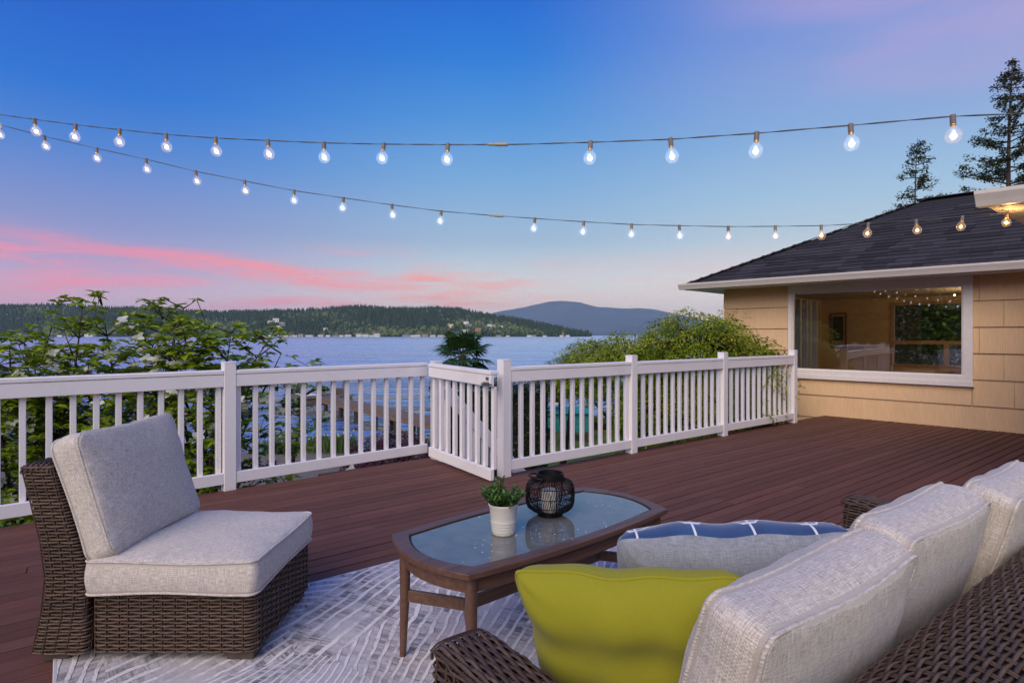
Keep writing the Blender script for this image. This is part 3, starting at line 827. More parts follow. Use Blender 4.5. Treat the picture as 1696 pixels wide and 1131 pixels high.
# gutter profile along the front eave and the left eave
def gutter(m, a, b, outv):
    a = Vector(a); b = Vector(b); o = Vector(outv)
    pr = [(0, -.085), (.055, -.085), (.075, -.05), (.10, -.012), (.105, .01), (.098, .01), (.09, -.006), (0, -.006)]
    m.prism([a + o*p[0] + Z*p[1] for p in pr], b-a)
m = MB(); gutter(m, hs(EW0-.1, EQ0, EZr), hs(7.5, EQ0, EZr), -Qv); gutter(m, hs(EW0, EQ1, EZr), hs(EW0, EQ0, EZr), -D); build(m, 'gutter', trim, house)
m = MB(); hbox(m, EW0+.02, 7.5, EQ0+.012, .0, EZr-.085, EZr-.06); hbox(m, EW0+.02, WL, .0, EQ1, EZr-.085, EZr-.06); build(m, 'soffit', trim, house)
m = MB(); hbox(m, EW0, 7.5, EQ0, EQ0+.012, EZr-.1, EZr+.0); build(m, 'fascia', trim, house)

# near wing: its eave corner comes into the photo's top right
wing = empty('house_wing', (3.6, 3.6, -1.65), 'near wing of the house, only its pale eave corner showing at top right', 'house')
T0 = Vector((3.04, 3.62, 2.09)); dW = (D*.9 + Vector((1,0,0))*.10).normalized(); 
def wpt(a, b, z): return T0 + dW*a + U*b + Z*(z-2.09)
m = MB(); gutter(m, wpt(-.1,0,2.09), wpt(5,0,2.09), -U); build(m, 'gutter', trim, wing)
m = MB(); gutter(m, wpt(0,4.2,2.09), wpt(0,0,2.09), -dW); build(m, 'gutter', trim, wing)
m = MB(); m.add([wpt(0,0,2.0), wpt(5,0,2.0), wpt(5,4.2,2.0), wpt(0,4.2,2.0), wpt(0,0,2.02), wpt(5,0,2.02), wpt(5,4.2,2.02), wpt(0,4.2,2.02)], [(3,2,1,0),(4,5,6,7),(0,1,5,4),(1,2,6,5),(2,3,7,6),(3,0,4,7)]); build(m, 'soffit', trim, wing)
m = MB(); m.add([wpt(-.02,-.02,2.1), wpt(5,-.02,2.1), wpt(5,4.2,2.1), wpt(-.02,4.2,2.1), wpt(2.1,2.1,3.1), wpt(5,2.1,3.1)], [(0,1,5,4),(3,0,4),(2,3,4,5),(3,2,1,0)]); build(m, 'roof', roofm, wing)
m = MB(); m.add([wpt(a, b, z) for z in (-1.65, 2.0) for (a, b) in ((.55,.55),(5,.55),(5,4.2),(.55,4.2))], [(0,1,5,4),(1,2,6,5),(2,3,7,6),(3,0,4,7),(3,2,1,0),(4,5,6,7)]); build(m, 'wall', sidm, wing)

# room behind the picture window
room = MB()
tanw = mat('room_wall', (.62,.40,.20), .8); floorm = mat('room_floor', (.16,.10,.07), .4)
e = house
m = MB(); hbox(m, WL+.12, 6.4, .14, 4.4, -.32, -.3); build(m, 'room_floor', floorm, house)
m = MB(); hbox(m, WL+.12, 6.4, .14, 4.4, 1.965, 1.985); build(m, 'ceiling', mat('ceiling_paint', (.62,.48,.32), .8), house)
m = MB(); hbox(m, WL+.12, .30, 4.385, 4.4, -.3, 1.965); hbox(m, .30, 3.6, 4.385, 4.4, -.3, .57); hbox(m, .30, 3.6, 4.385, 4.4, 1.86, 1.965); hbox(m, 3.6, 6.4, 4.385, 4.4, -.3, 1.965)
hbox(m, 6.38, 6.4, .14, 4.385, -.3, 1.965)
build(m, 'room_wall', tanw, house)
bw = empty('back_window', hs(2, 4.4, .57)); bw.parent = house; bw.location = hs(2, 4.4, .57)-ORG['yellow_house']
oak = mat('oak_trim', (.45,.27,.13), .5)
m = MB(); hbox(m, .28, .35, 4.37, 4.45, .57, 1.86); hbox(m, .35, 3.6, 4.37, 4.45, 1.80, 1.86); hbox(m, .35, 3.6, 4.37, 4.45, .57, .62); hbox(m, .35, 3.6, 4.37, 4.45, 1.02, 1.09)
hbox(m, 1.17, 1.25, 4.37, 4.45, .62, 1.02); hbox(m, 2.6, 2.68, 4.37, 4.45, .62, 1.02); build(m, 'frame', oak, bw)
m = MB(); hbox(m, .35, 3.6, 4.40, 4.404, .62, 1.80); build(m, 'pane', paneglass, bw)
m = MB()
for (q0, q1) in ((3.05, 3.15), (3.42, 3.50), (3.62, 3.74), (4.0, 4.08), (.9, .98)): hbox(m, WL+.02, WL+.14, q0, q1, .1, 1.93)
build(m, 'door_frame', trim, house)
m = MB(); hbox(m, WL+.06, WL+.064, .98, 4.0, .1, 1.93); build(m, 'side_pane', paneglass, house)
pic = empty('framed_picture', hs(-.62, 4.36, .9), 'framed landscape print hanging on the tan wall behind the window', 'picture')
m = MB(); hbox(m, -.84, -.52, 4.36, 4.383, .92, 1.68); build(m, 'frame', mat('picture_frame', (.16,.08,.04), .4), pic)
m = MB(); hbox(m, -.81, -.55, 4.352, 4.358, .95, 1.65); build(m, 'mat_board', mat('picture_mat', (.45,.33,.2), .7), pic)
m = MB(); hbox(m, -.785, -.575, 4.346, 4.350, 1.08, 1.60); build(m, 'print', mat('picture_print', (.05,.06,.03), .6, var=.9, bscale=9), pic)
sofm = mat('room_sofa_fabric', (.20,.16,.15), .9)
rs = empty('room_sofa', hs(2.2, 3.2, -.3), 'grey brown sofa inside the room, seen through the window', 'sofa')
m = MB(); m.bevbox(hs(2.35, 3.3, .33), (1.9, .22, .5), (D, Qv, Z), b=.06); build(m, 'backrest', sofm, rs, auto=40)
m = MB(); m.bevbox(hs(2.35, 3.75, .0), (1.9, .75, .40), (D, Qv, Z), b=.04); build(m, 'seat', sofm, rs)
m = MB(); m.bevbox(hs(1.75, 3.55, .52), (.42, .14, .3), (D, Qv, Z), b=.05); build(m, 'cushion', mat('room_cushion', (.45,.36,.28), .9), rs, auto=40)
ch = empty('chandelier', hs(2.2, 2.6, 1.7), 'small chandelier with tiny lit bulbs under the room ceiling', 'chandelier')
m = MB(); m.tube([hs(2.2, 2.6, 1.965), hs(2.2, 2.6, 1.80)], .006, 6); m.tube([hs(1.85, 2.6, 1.84), hs(2.55, 2.7, 1.77)], .006, 6); build(m, 'arm', steel, ch)
warm = emis('tiny_warm_bulb', (1., .72, .35), 40)
for a, b, c in ((1.62,2.5,1.86),(1.73,2.6,1.83),(1.84,2.7,1.83),(1.82,2.6,1.81),(1.98,2.6,1.77),(2.05,2.6,1.81),(2.14,2.7,1.73),(2.28,2.6,1.76),(2.25,2.6,1.70)):
    m = MB(); m.lathe(hs(a, b, c), [(.002,-.012),(.011,-.006),(.011,.006),(.002,.012)], 8); build(m, 'bulb', warm, ch)
def point(loc, en, col, r=.05):
    l = bpy.data.lights.new('lamp_light', 'POINT'); l.energy = en; l.color = col; l.shadow_soft_size = r
    o = bpy.data.objects.new('lamp_light', l); COL.objects.link(o); o.location = loc; return o
point(hs(2.2, 2.6, 1.72), 46, (1., .74, .45), .02)

# ------------------------------------------------------------------ rug
RA = Vector((-1.73, 2.2, 0)); 
def rg(u_, n_, z=0.): return RA + U*u_ - N*n_ + Z*z
rugm = bpy.data.materials.new('rug_pile'); rugm.use_nodes = True
def _rug():
    t = NT(rugm.node_tree); b = t.n['Principled BSDF']
    p = t.node('ShaderNodeTexCoord').outputs['UV']
    wob = t.noise(p, 2.2, 3, .5, 0, out=1)
    pw = t.vmath('ADD', p, t.vmath('MULTIPLY', t.vmath('SUBTRACT', wob, (.5,.5,.5)), (.10,.10,0)))
    vo = t.node('ShaderNodeTexVoronoi'); t.set(vo.inputs['Vector'], pw); vo.inputs['Scale'].default_value = 1.15; vo.inputs['Randomness'].default_value = .9
    cr = t.sep(vo.outputs['Color'])
    ang = t.math('MULTIPLY', cr[0], 6.283)
    dl = t.vmath('SUBTRACT', pw, vo.outputs['Position'])
    dx, dy, _ = t.sep(dl)
    # fans of ridges: lines that spread slightly from a point off the cell
    ca = t.math('COSINE', ang); sa = t.math('SINE', ang)
    xa = t.math('ADD', t.math('MULTIPLY', dx, ca), t.math('MULTIPLY', dy, sa))
    ya = t.math('SUBTRACT', t.math('MULTIPLY', dy, ca), t.math('MULTIPLY', dx, sa))
    fan = t.math('ARCTAN2', ya, t.math('ADD', xa, 1.5))
    nn = t.noise(p, 11, 3, .6)
    ph = t.math('ADD', t.math('MULTIPLY', fan, 185), t.math('MULTIPLY', nn, 2.6))
    wave = t.math('SINE', ph)
    rbrk = t.noise(p, 7, 3, .6)
    ridge = t.math('MULTIPLY', t.mrange(wave, .25, .70, smooth=True), t.mrange(rbrk, .34, .52, .15, 1.))
    cell = t.comb(t.math('FLOOR', t.math('DIVIDE', ph, 6.283)), t.math('MULTIPLY', xa, 26), cr[1])
    spk = t.noise(cell, 1.3, 4, .8)
    big = t.noise(p, 3.0, 4, .6); fine = t.noise(p, 70, 3, .7)
    stain = t.math('MULTIPLY', t.mrange(spk, .44, .58), t.mrange(t.math('ADD', big, t.math('MULTIPLY', fine, .25)), .50, .68))
    spick = t.noise(p, 4.5, 2)
    scol = t.mix(t.mrange(spick, .38, .62), (.145,.16,.18,1), (.20,.15,.135,1))
    lowc = t.mix(t.mrange(fine, .3, .7), (.44,.42,.425,1), (.60,.575,.58,1))
    pk = t.mix(t.mrange(t.noise(p, 1.8, 3), .45, .7), lowc, (.56,.49,.485,1))
    c = t.mix(stain, pk, scol)
    dk = t.math('MULTIPLY', t.mrange(t.noise(t.vmath('ADD', p, (7.,3.,0.)), 55, 3, .7), .56, .64), t.mrange(big, .45, .6))
    c = t.mix(t.math('MULTIPLY', dk, .7), c, (.10,.085,.08,1))
    c = t.mix(ridge, c, (.74,.715,.70,1))
    t.set(b.inputs['Base Color'], c); b.inputs['Roughness'].default_value = .95; b.inputs['Sheen Weight'].default_value = .1
    b.inputs['Specular IOR Level'].default_value = .1
    t.set(b.inputs['Normal'], t.bump(t.math('ADD', ridge, t.math('MULTIPLY', fine, .35)), .75, .006))
_rug()
m = MB(); RL, RW = 2.62, 3.1; nu, nn_ = 60, 70; r8 = random.Random(2)
vs = []; uv = []
for j in range(nn_+1):
    for i in range(nu+1):
        a = RL*i/nu; b = RW*j/nn_
        vs.append(rg(a, b, .010 + .0012*math.sin(a*7+b*3))); uv.append((a, b))
m.add(vs, [(j*(nu+1)+i, (j+1)*(nu+1)+i, (j+1)*(nu+1)+i+1, j*(nu+1)+i+1) for j in range(nn_) for i in range(nu)], uv=uv)
rug = empty('area_rug', rg(RL/2, RW/2, .001), 'pale grey and white carved outdoor rug lying under the table and chair', 'rug')
build(m, 'rug_pile', rugm, rug, smooth=True)
m = MB()
cs_ = [rg(0,0,.006), rg(RL,0,.006), rg(RL,RW,.006), rg(0,RW,.006)]
for a, b in zip(cs_, cs_[1:]+cs_[:1]): m.bar(a, b, .014, .010, bev=.003)
build(m, 'binding', mat('rug_binding', (.52,.51,.54), .9, bump=.3, bscale=300), rug)

# ------------------------------------------------------------------ wicker
PIT, SPC = .0118, .042
def resample(pts, nrm, step, closed):
    P = [Vector(p) for p in pts]; Nn = [Vector(q) for q in nrm]
    if closed: P.append(P[0]); Nn.append(Nn[0])
    d = [0.]
    for a, b in zip(P[:-1], P[1:]): d.append(d[-1]+(b-a).length)
    L = d[-1]; k_ = max(2, int(round(L/step)))
    if closed: k_ = max(8, int(round(L/(step*8)))*8)
    A = np.array([tuple(p) for p in P]); B = np.array([tuple(q) for q in Nn])
    s_ = np.linspace(0, L, k_+1)
    if closed: s_ = s_[:-1]
    P2 = np.stack([np.interp(s_, d, A[:, i]) for i in range(3)], 1); N2 = np.stack([np.interp(s_, d, B[:, i]) for i in range(3)], 1)
    N2 /= np.maximum(np.linalg.norm(N2, axis=1, keepdims=True), 1e-9)
    return P2, N2, k_
def strand(m, pts, nrm, row, closed=False, amp=.0034, hw=.0043, hn=.0028):
    """one strand running in and out over the stakes"""
    P2, N2, k_ = resample(pts, nrm, SPC/4, closed)
    n_ = len(P2); idx = np.arange(n_)
    off = amp*np.cos(math.pi*idx/4 + math.pi*row) + rng.normal(0, .0004, n_)
    P3 = P2 + N2*off[:, None]
    if closed: T = np.roll(P2, -1, 0) - np.roll(P2, 1, 0)
    else: T = np.gradient(P2, axis=0)
    T /= np.maximum(np.linalg.norm(T, axis=1, keepdims=True), 1e-9)
    Bn = np.cross(T, N2)
    ring = np.stack([P3+Bn*hw, P3+N2*hn+Bn*hw*.25, P3-Bn*hw, P3-N2*hn], 1).reshape(-1, 3)
    fs = []
    for i in range(n_ if closed else n_-1):
        j = (i+1) % n_
        for q in range(4): fs.append((i*4+q, j*4+q, j*4+(q+1) % 4, i*4+(q+1) % 4))
    o = len(m.v); m.v.extend(map(tuple, ring)); m.f.extend([tuple(x+o for x in f) for f in fs])
    tb = random.uniform(.2, .8)
    m.tint.extend([min(1, max(0, tb))]*len(fs))
def rrect(cx, cy, hx, hy, r, ax, ay, z, k_=5):
    """rounded rectangle loop with outward normals"""
    P = []; Q = []
    for (sx, sy, a0) in ((1,1,0), (-1,1,90), (-1,-1,180), (1,-1,270)):
        for i in range(k_+1):
            a = rad(a0 + 90*i/k_); v = ax*(math.cos(a)) + ay*(math.sin(a))
            P.append(Vector((cx, cy, 0)) + ax*(sx*(hx-r)) + ay*(sy*(hy-r)) + v*r + Z*z); Q.append(v)
    return P, Q
def woven_block(root, name, c, ax, ay, prof_fn, z0, z1, top_n=0, r=.025, stake=True):
    """prof_fn(z) -> (centre along ax, centre along ay, half ax, half ay)"""
    m = MB(); core = MB(); row = 0; z = z0
    c = Vector(c)
    while z < z1:
        ca, cb, ha, hb = prof_fn(z); o = c + ax*ca + ay*cb
        P, Q = rrect(o.x, o.y, ha, hb, r, ax, ay, z)
        strand(m, P, Q, row, True); row += 1; z += PIT
    # core
    zs = np.linspace(z0-.005, z1-.002, 14); rings = []
    for zz in zs:
        ca, cb, ha, hb = prof_fn(zz); o = c + ax*ca + ay*cb
        P, _ = rrect(o.x, o.y, ha-.007, hb-.007, r*.7, ax, ay, zz, 2); rings.append(P)
    k_ = len(rings[0]); core.add([p for R_ in rings for p in R_], [(i*k_+q, i*k_+(q+1) % k_, (i+1)*k_+(q+1) % k_, (i+1)*k_+q) for i in range(len(rings)-1) for q in range(k_)] + [tuple(range(k_))[::-1], tuple((len(rings)-1)*k_+q for q in range(k_))])
    # flat twin stakes showing between the strands
    for q in range(0, 400):
        ca, cb, ha, hb = prof_fn(z0); per = 4*(ha+hb) - 8*r + 2*math.pi*r
        s_ = q*SPC
        if s_ >= per: break
        pts = []
        for zz in np.linspace(z0, z1, 5 if not stake else 6):
            ca, cb, ha, hb = prof_fn(zz); o = c + ax*ca + ay*cb
            P, Q = rrect(o.x, o.y, ha-.001, hb-.001, r, ax, ay, zz)
            P2, N2, kk = resample(P, Q, per/200, True); pts.append(Vector(P2[int(s_/per*len(P2)) % len(P2)]))
        for dd in (-.004, .004):
            tv = Vector((0,0,0))
            m.tube([p + ax*dd*.7 + ay*dd*.7 for p in pts], .0032, 4, tint=.35, cap=False)
    build(m, name, wick, root, smooth=True, kind='stuff' if False else None)
    build(core, 'liner', wcore, root)
def woven_top(root, name, c, ax, ay, ha, hb, z, crown=.02, along='b', over=.012):
    """strands over a crowned top, running along ay, wrapping down at both ends"""
    m = MB(); c = Vector(c); k_ = int(2*ha/.0102); row = 0
    for i in range(k_+1):
        t = -1 + 2*(i+.5)/(k_+1); x = t*ha; zt = z + crown*(1-abs(t)**5) ; slp = -crown*5*abs(t)**4*(1 if t > 0 else -1)/ha
        nrm = (Z - ax*slp).normalized()
        P = []; Q = []
        nseg = 14
        for j in range(nseg+1):
            s_ = -1 + 2*j/nseg
            P.append(c + ax*x + ay*(s_*(hb-.02)) + Z*(zt)); Q.append(nrm)
        e1 = [(hb-.008, -.004), (hb-.001, -.014), (hb-.002, -.026)]
        for (yy, dz) in e1: P.append(c + ax*x + ay*yy + Z*(zt+dz)); Q.append((nrm*.5+ay).normalized())
        P = [c + ax*x - ay*yy + Z*(zt+dz) for (yy, dz) in e1[::-1]] + P; Q = [(nrm*.5-ay).normalized()]*3 + Q
        strand(m, P, Q, row, hw=.0052, amp=.0034); row += 1
    q = -hb+.02
    while q < hb:
        pts = [c + ay*q + ax*(t*ha) + Z*(z + crown*(1-abs(t)**5)-.002) for t in np.linspace(-1, 1, 9)]
        for dd in (-.004, .004): m.tube([p+ay*dd for p in pts], .0026, 4, tint=.15, cap=False)
        q += SPC
    build(m, name, wick, root, smooth=True)
XA, YA = Vector((1,0,0)), Vector((0,1,0))

# cushions -----------------------------------------------------------
def cushion(root, name, c, ax, ay, az, w_, d_, h_, puff=.02, r=.035, side=.008, seed=0, m_=None, pname='piping', sag=0., ear=0.):
    """boxed cushion: ax*w_, ay*d_, thickness along az; seam loops carry piping"""
    c = Vector(c); rr_ = np.random.default_rng(seed); ph = rr_.uniform(0, 6, 8)
    K = 12; loop = []; 
    for (sx, sy, a0) in ((1,1,0), (-1,1,90), (-1,-1,180), (1,-1,270)):
        for i in range(K+1):
            a = rad(a0+90*i/K); loop.append((sx*(w_/2-r)+r*math.cos(a), sy*(d_/2-r)+r*math.sin(a)))
    dense = []
    n_ = len(loop)
    for i in range(n_):
        a = np.array(loop[i]); b = np.array(loop[(i+1) % n_]); L = np.linalg.norm(b-a); k_ = max(1, int(L/.02))
        for q in range(k_): dense.append(a+(b-a)*q/k_)
    dense = np.array(dense); M_ = len(dense)
    if ear:   # corners stand out a little, edges slump between them
        fx = np.abs(dense[:,0])/(w_/2); fy = np.abs(dense[:,1])/(d_/2)
        dense = np.stack([dense[:,0]*(1-ear*1.2*(1-fy**2)), dense[:,1]*(1-ear*3.2*(1-fx**2))], 1)
    # soft outline: sides bow slightly, wander a little
    def wander(x, y): return .0035*math.sin(x*17+ph[0]) + .003*math.sin(y*19+ph[1]) + .002*math.sin((x+y)*41+ph[2])
    def pos(x, y, z): return c + ax*x + ay*y + az*z
    def seamz(x, y, sgn): return sgn*(h_/2) + .004*math.sin(x*11+y*9+ph[3]+sgn)
    m = MB(); vs = []; uv = []; fs = []
    rings = []
    S_ = 9
    def addring(P, U_):
        rings.append(len(vs)); vs.extend(P); uv.extend(U_)
    def wr(x, y, s): return .0022*math.sin(x*38+2*math.sin(y*13+ph[4]))*(s**3) + .0018*math.sin(y*44+ph[5])*(s**3)
    def dome(X, Y): return max(0., (1-min(1, abs(X)/(w_/2))**3.2)*(1-min(1, abs(Y)/(d_/2))**3.2))**.62
    # bottom centre to seam, side, seam to top centre
    sc = [.04, .25, .45, .62, .76, .87, .94, .98, 1.0]
    for s in sc:
        addring([pos(x*s, y*s, -h_/2 + (seamz(x, y, -1)+h_/2)*s - puff*.5*dome(x*s, y*s) - wr(x*s, y*s, s)) for x, y in dense], [(x*s+3, y*s) for x, y in dense])
    per = np.concatenate([[0], np.cumsum(np.linalg.norm(np.diff(np.vstack([dense, dense[:1]]), axis=0), axis=1))])[:-1]
    for q in range(1, S_):
        t = q/S_
        P = []
        for (x, y), pp in zip(dense, per):
            L = math.hypot(x, y) or 1; b = side*math.sin(math.pi*t) + .0025*math.sin(pp*60+ph[6])*math.sin(math.pi*t)*math.sin(pp*7+ph[7])
            z = seamz(x, y, -1)*(1-t) + seamz(x, y, 1)*t
            P.append(pos(x+x/L*b+wander(x,y)*0, y+y/L*b, z))
        addring(P, [(pp, z_ + 5) for pp, z_ in zip(per, [t*h_]*M_)])
    for s in sc[::-1]:
        addring([pos(x*s, y*s, h_/2 + (seamz(x, y, 1)-h_/2)*s + puff*dome(x*s, y*s) - sag*math.exp(-((x*s)**2+(y*s)**2)*30) + wr(x*s, y*s, s)) for x, y in dense], [(x*s, y*s) for x, y in dense])
    for a, b in zip(rings[:-1], rings[1:]):
        for i in range(M_): fs.append((a+i, a+(i+1) % M_, b+(i+1) % M_, b+i))
    fs.append(tuple(rings[0]+i for i in range(M_))[::-1]); fs.append(tuple(rings[-1]+i for i in range(M_)))
    m.add(vs, fs, uv=uv)
    o = build(m, name, m_ or linen, root, smooth=True)
    pm = MB()
    for sg in (-1, 1):
        pts = [pos(x*1.004, y*1.004, seamz(x, y, sg)*1.0) for x, y in dense]
        pm.tube(pts, .0048, 6, closed=True)
    pm.uv = [(v[0]+v[1], v[2]) for v in pm.v]
    if root is not None: build(pm, pname, m_ or linen, o, smooth=True)
    return o

# ------------------------------------------------------------------ wicker chair
chair = empty('wicker_lounge_chair', (-1.33, 2.4, 0), 'armless brown wicker lounge chair with oatmeal seat and back cushions, at left', 'chair')
woven_block(chair, 'woven_base', (-1.235, 2.395, 0), XA, YA, lambda z: (0, 0, .300, .282), .048, .262, r=.035)
def bk(z):
    xo = float(np.interp(z, [.04, .12, .26, .36, .50, .72], [-1.748, -1.728, -1.700, -1.702, -1.727, -1.786]))
    xi = float(np.interp(z, [.04, .38, .52, .72], [-1.541, -1.546, -1.60, -1.665]))
    return ((xo+xi)/2+1.6, 0, (xi-xo)/2, .295)
woven_block(chair, 'woven_back', (-1.6, 2.395, 0), XA, YA, bk, .048, .722, r=.022)
woven_top(chair, 'woven_back_top', (-1.7255, 2.395, 0), XA, YA, .057, .294, .718, crown=.012)
for (x, y) in ((-1.68, 2.17), (-1.0, 2.17), (-1.0, 2.62), (-1.68, 2.62)):
    m = MB(); m.bevbox((x, y, .020+.006), (.10, .07, .05), b=.004); build(m, 'foot', footm, chair)
cushion(chair, 'seat_cushion', (-1.238, 2.395, .322), XA, YA, Z, .625, .60, .112, puff=.030, r=.034, side=.010, seed=1)
bc = Vector((-1.572, 2.405, .600)); upb = Vector((-.30, 0, .954)).normalized(); fwd = Vector((.954, 0, .30)).normalized()
cushion(chair, 'back_cushion', bc+fwd*.008, YA, upb, fwd, .60, .475, .092, puff=.046, r=.055, side=.010, seed=2, ear=.018)

# ------------------------------------------------------------------ coffee table
tb = empty('coffee_table', (.107, 2.316, 0), 'brown wooden coffee table with bowed edges and a dark glass top', 'table')
TX = Vector((.761, .649, 0)).normalized(); TY = Vector((-.649, .761, 0)).normalized(); TC = Vector((.107, 2.316, 0))
HL, HW = .522, .242
def tpt(a, b, z): return TC + TX*a + TY*b + Z*z
def outline(off, k_=18):
    P = []
    hl = HL-off; hw = HW-off
    for i in range(k_): t = -1+2*i/k_; P.append((hl*t, -hw-.034*(1-t*t)))
    for i in range(k_): t = -1+2*i/k_; P.append((hl+.062*(1-t*t), hw*t))
    for i in range(k_): t = 1-2*i/k_; P.append((hl*t, hw+.034*(1-t*t)))
    for i in range(k_): t = 1-2*i/k_; P.append((-hl-.062*(1-t*t), hw*t))
    return P
O0, O1 = outline(0), outline(.046); nO = len(O0)
def ring_part(m, outer, inner, z0, z1):
    n_ = len(outer)
    vs = [tpt(a, b, z) for z in (z0, z1) for L_ in (outer, inner) for (a, b) in L_]
    fs = []
    for i in range(n_):
        j = (i+1) % n_
        fs += [(2*n_+i, 2*n_+j, 3*n_+j, 3*n_+i), (i, n_+i, n_+j, j), (i, j, 2*n_+j, 2*n_+i), (n_+i, 3*n_+i, 3*n_+j, n_+j)]
    m.add(vs, fs)
m = MB(); ring_part(m, O0, O1, .4395, .460); o = build(m, 'top_frame', tablem, tb)
bv = o.modifiers.new('bevel', 'BEVEL'); bv.width = .003; bv.segments = 2; bv.limit_method = 'ANGLE'; bv.angle_limit = rad(50)
m = MB(); m.add([tpt(a, b, .4545) for a, b in outline(.045)], [tuple(range(nO))]); m.add([tpt(a, b, .448) for a, b in outline(.045)], [tuple(range(nO))[::-1]]); build(m, 'glass_top', glass_top, tb)
m = MB(); ring_part(m, outline(.0455), outline(.0515), .450, .4565); build(m, 'gasket', black_metal, tb)
m = MB(); ring_part(m, outline(.026), outline(.045), .385, .4355); build(m, 'apron', tablem, tb)
for sx in (-1, 1):
    for sy in (-1, 1):
        m = MB(); a, b = sx*(HL-.035), sy*(HW-.035)
        m.tube([tpt(a, b, .4355), tpt(a, b, .25), tpt(a+sx*.006, b+sy*.006, .002)], [.0215, .0185, .0115], 14); build(m, 'leg', tablem, tb, auto=50)
V1, V2 = tpt(-.36, 0, .235), tpt(.36, 0, .235)
for sx, V in ((-1, V1), (1, V2)):
    for sy in (-1, 1):
        m = MB(); m.bar(tpt(sx*(HL-.04), sy*(HW-.04), .235), V, .018, .042, bev=.002); build(m, 'stretcher', tablem, tb)
m = MB(); m.bar(V1+TX*.005, V2-TX*.005, .020, .044, bev=.002); build(m, 'stretcher', tablem, tb)

# potted plant
def leafblade(m, base, d, nrm, L, W_, tint, fold=.15, droop=.2):
    """folded six-triangle leaf"""
    d = d.normalized(); s_ = d.cross(nrm)
    if s_.length < 1e-5: s_ = d.cross(Vector((0.3,.5,.8)))
    s_.normalize(); nn = s_.cross(d).normalized()
    b = base
    p1 = b + d*L*.35 - nn*L*droop*.06; p2 = b + d*L*.7 - nn*L*droop*.35; tip = b + d*L - nn*L*droop
    l1 = p1 - s_*W_*.5 + nn*W_*fold; r1 = p1 + s_*W_*.5 + nn*W_*fold
    l2 = p2 - s_*W_*.36 + nn*W_*fold*.7; r2 = p2 + s_*W_*.36 + nn*W_*fold*.7
    m.add([b, l1, p1, r1, l2, p2, r2, tip], [(0,2,1),(0,3,2),(1,2,5,4),(2,3,6,5),(4,5,7),(5,6,7)], tint)
plant = empty('potted_plant', (-.032, 2.185, .46), 'small green bushy plant in a ribbed cream pot on the table', 'potted plant')
pc = Vector((-.032, 2.185, .4548))
pr = [(.036,0),(.0425,.001),(.0435,.006)]
for i in range(4): z = .016+i*.0105; pr += [(.0445+.0012*i,z-.0035),(.0463+.0012*i,z),(.0445+.0012*i,z+.0035)]
pr += [(.0495,.062),(.0530,.100),(.0565,.108),(.0570,.114),(.0545,.115),(.0525,.108),(.0500,.098)]
m = MB(); m.lathe(pc, pr, 48, cap=True); build(m, 'pot', potm, plant, smooth=True)
m = MB(); m.lathe(pc, [(.001,.101),(.0505,.0995)], 24, cap=False); build(m, 'soil', soilm, plant)
plm = tinted('herb_leaf', [(0, (.03,.07,.012)), (.5, (.075,.165,.03)), (1, (.17,.30,.05))], .45, .25)
m = MB(); stm = MB(); rp = random.Random(9)
for i in range(105):
    a = rp.uniform(0, 6.283); rr_ = .043*math.sqrt(rp.random()); b0 = pc + Vector((rr_*math.cos(a), rr_*math.sin(a), .10))
    lean = Vector((math.cos(a), math.sin(a), 0))*(rr_/.043*.9+rp.uniform(-.1,.3)); d = (lean*rp.uniform(.5,1.0) + Z*rp.uniform(.75,1.2)).normalized()
    L = rp.uniform(.05, .098) if i > 3 else rp.uniform(.115, .14)
    if i <= 3: d = (Vector((rp.uniform(-.15,.25), rp.uniform(-.15,.15), 1))).normalized()
    pts = [b0 + d*L*t + Z*(-.012*t*t) for t in (0, .5, 1)]; stm.tube(pts, .0011, 4)
    for j in range(9 if i > 3 else 12):
        t = .25 + .75*j/9 if i > 3 else .3+.7*j/12; p = b0 + d*L*t + Z*(-.012*t*t); aa = j*2.4+i
        sd = (Vector((math.cos(aa), math.sin(aa), .55))).normalized()
        leafblade(m, p, (sd+d*.5), Z, rp.uniform(.015,.026), rp.uniform(.007,.010), rp.uniform(.15,1)*(.5+.5*t))
build(m, 'foliage', plm, plant, kind='stuff', smooth=True); build(stm, 'stem', mat('herb_stem', (.06,.10,.03), .6), plant)

# lantern
lant = empty('wire_lantern', (.158, 2.415, .46), 'round black wire lantern with handle and a white candle on the table', 'lantern')
lc = Vector((.158, 2.415, .4555))
def lr(z):
    return float(np.interp(z, [0,.012,.022,.035,.055,.08,.105,.125,.14,.15], [.050,.053,.076,.094,.1005,.1015,.1012,.0975,.086,.053]))
m = MB(); m.lathe(lc, [(.001,.0),(.052,.0),(.054,.006),(.052,.014),(.001,.014)], 36); build(m, 'base', black_metal, lant)
m = MB(); m.lathe(lc, [(.052,.146),(.057,.148),(.057,.172),(.054,.174),(.049,.172),(.049,.148),(.052,.146)], 40, cap=False); build(m, 'rim', black_metal, lant, auto=40)
m = MB(); zs = np.linspace(.006, .150, 22)
for i in range(8):
    a = i*math.pi/4+.2; m.tube([lc+Vector((lr(z)*math.cos(a), lr(z)*math.sin(a), z)) for z in zs], .0023, 6)
for zz in (.022, .045, .082, .122): m.tube([lc+Vector((lr(zz)*math.cos(a), lr(zz)*math.sin(a), zz)) for a in np.linspace(0, 6.283, 41)[:-1]], .0018, 5, closed=True)
build(m, 'rib', black_metal, lant, smooth=True)
m = MB()
for i in range(84):
    a0 = i*2*math.pi/84; pts = []
    for z in zs: a = a0 + .055*math.sin(z*62+ (i % 9)*.35)*math.sin(math.pi*z/.15); pts.append(lc+Vector((lr(z)*math.cos(a)*.995, lr(z)*math.sin(a)*.995, z)))
    m.tube(pts, .0014, 4)
build(m, 'wire_cage', black_metal, lant, smooth=True)
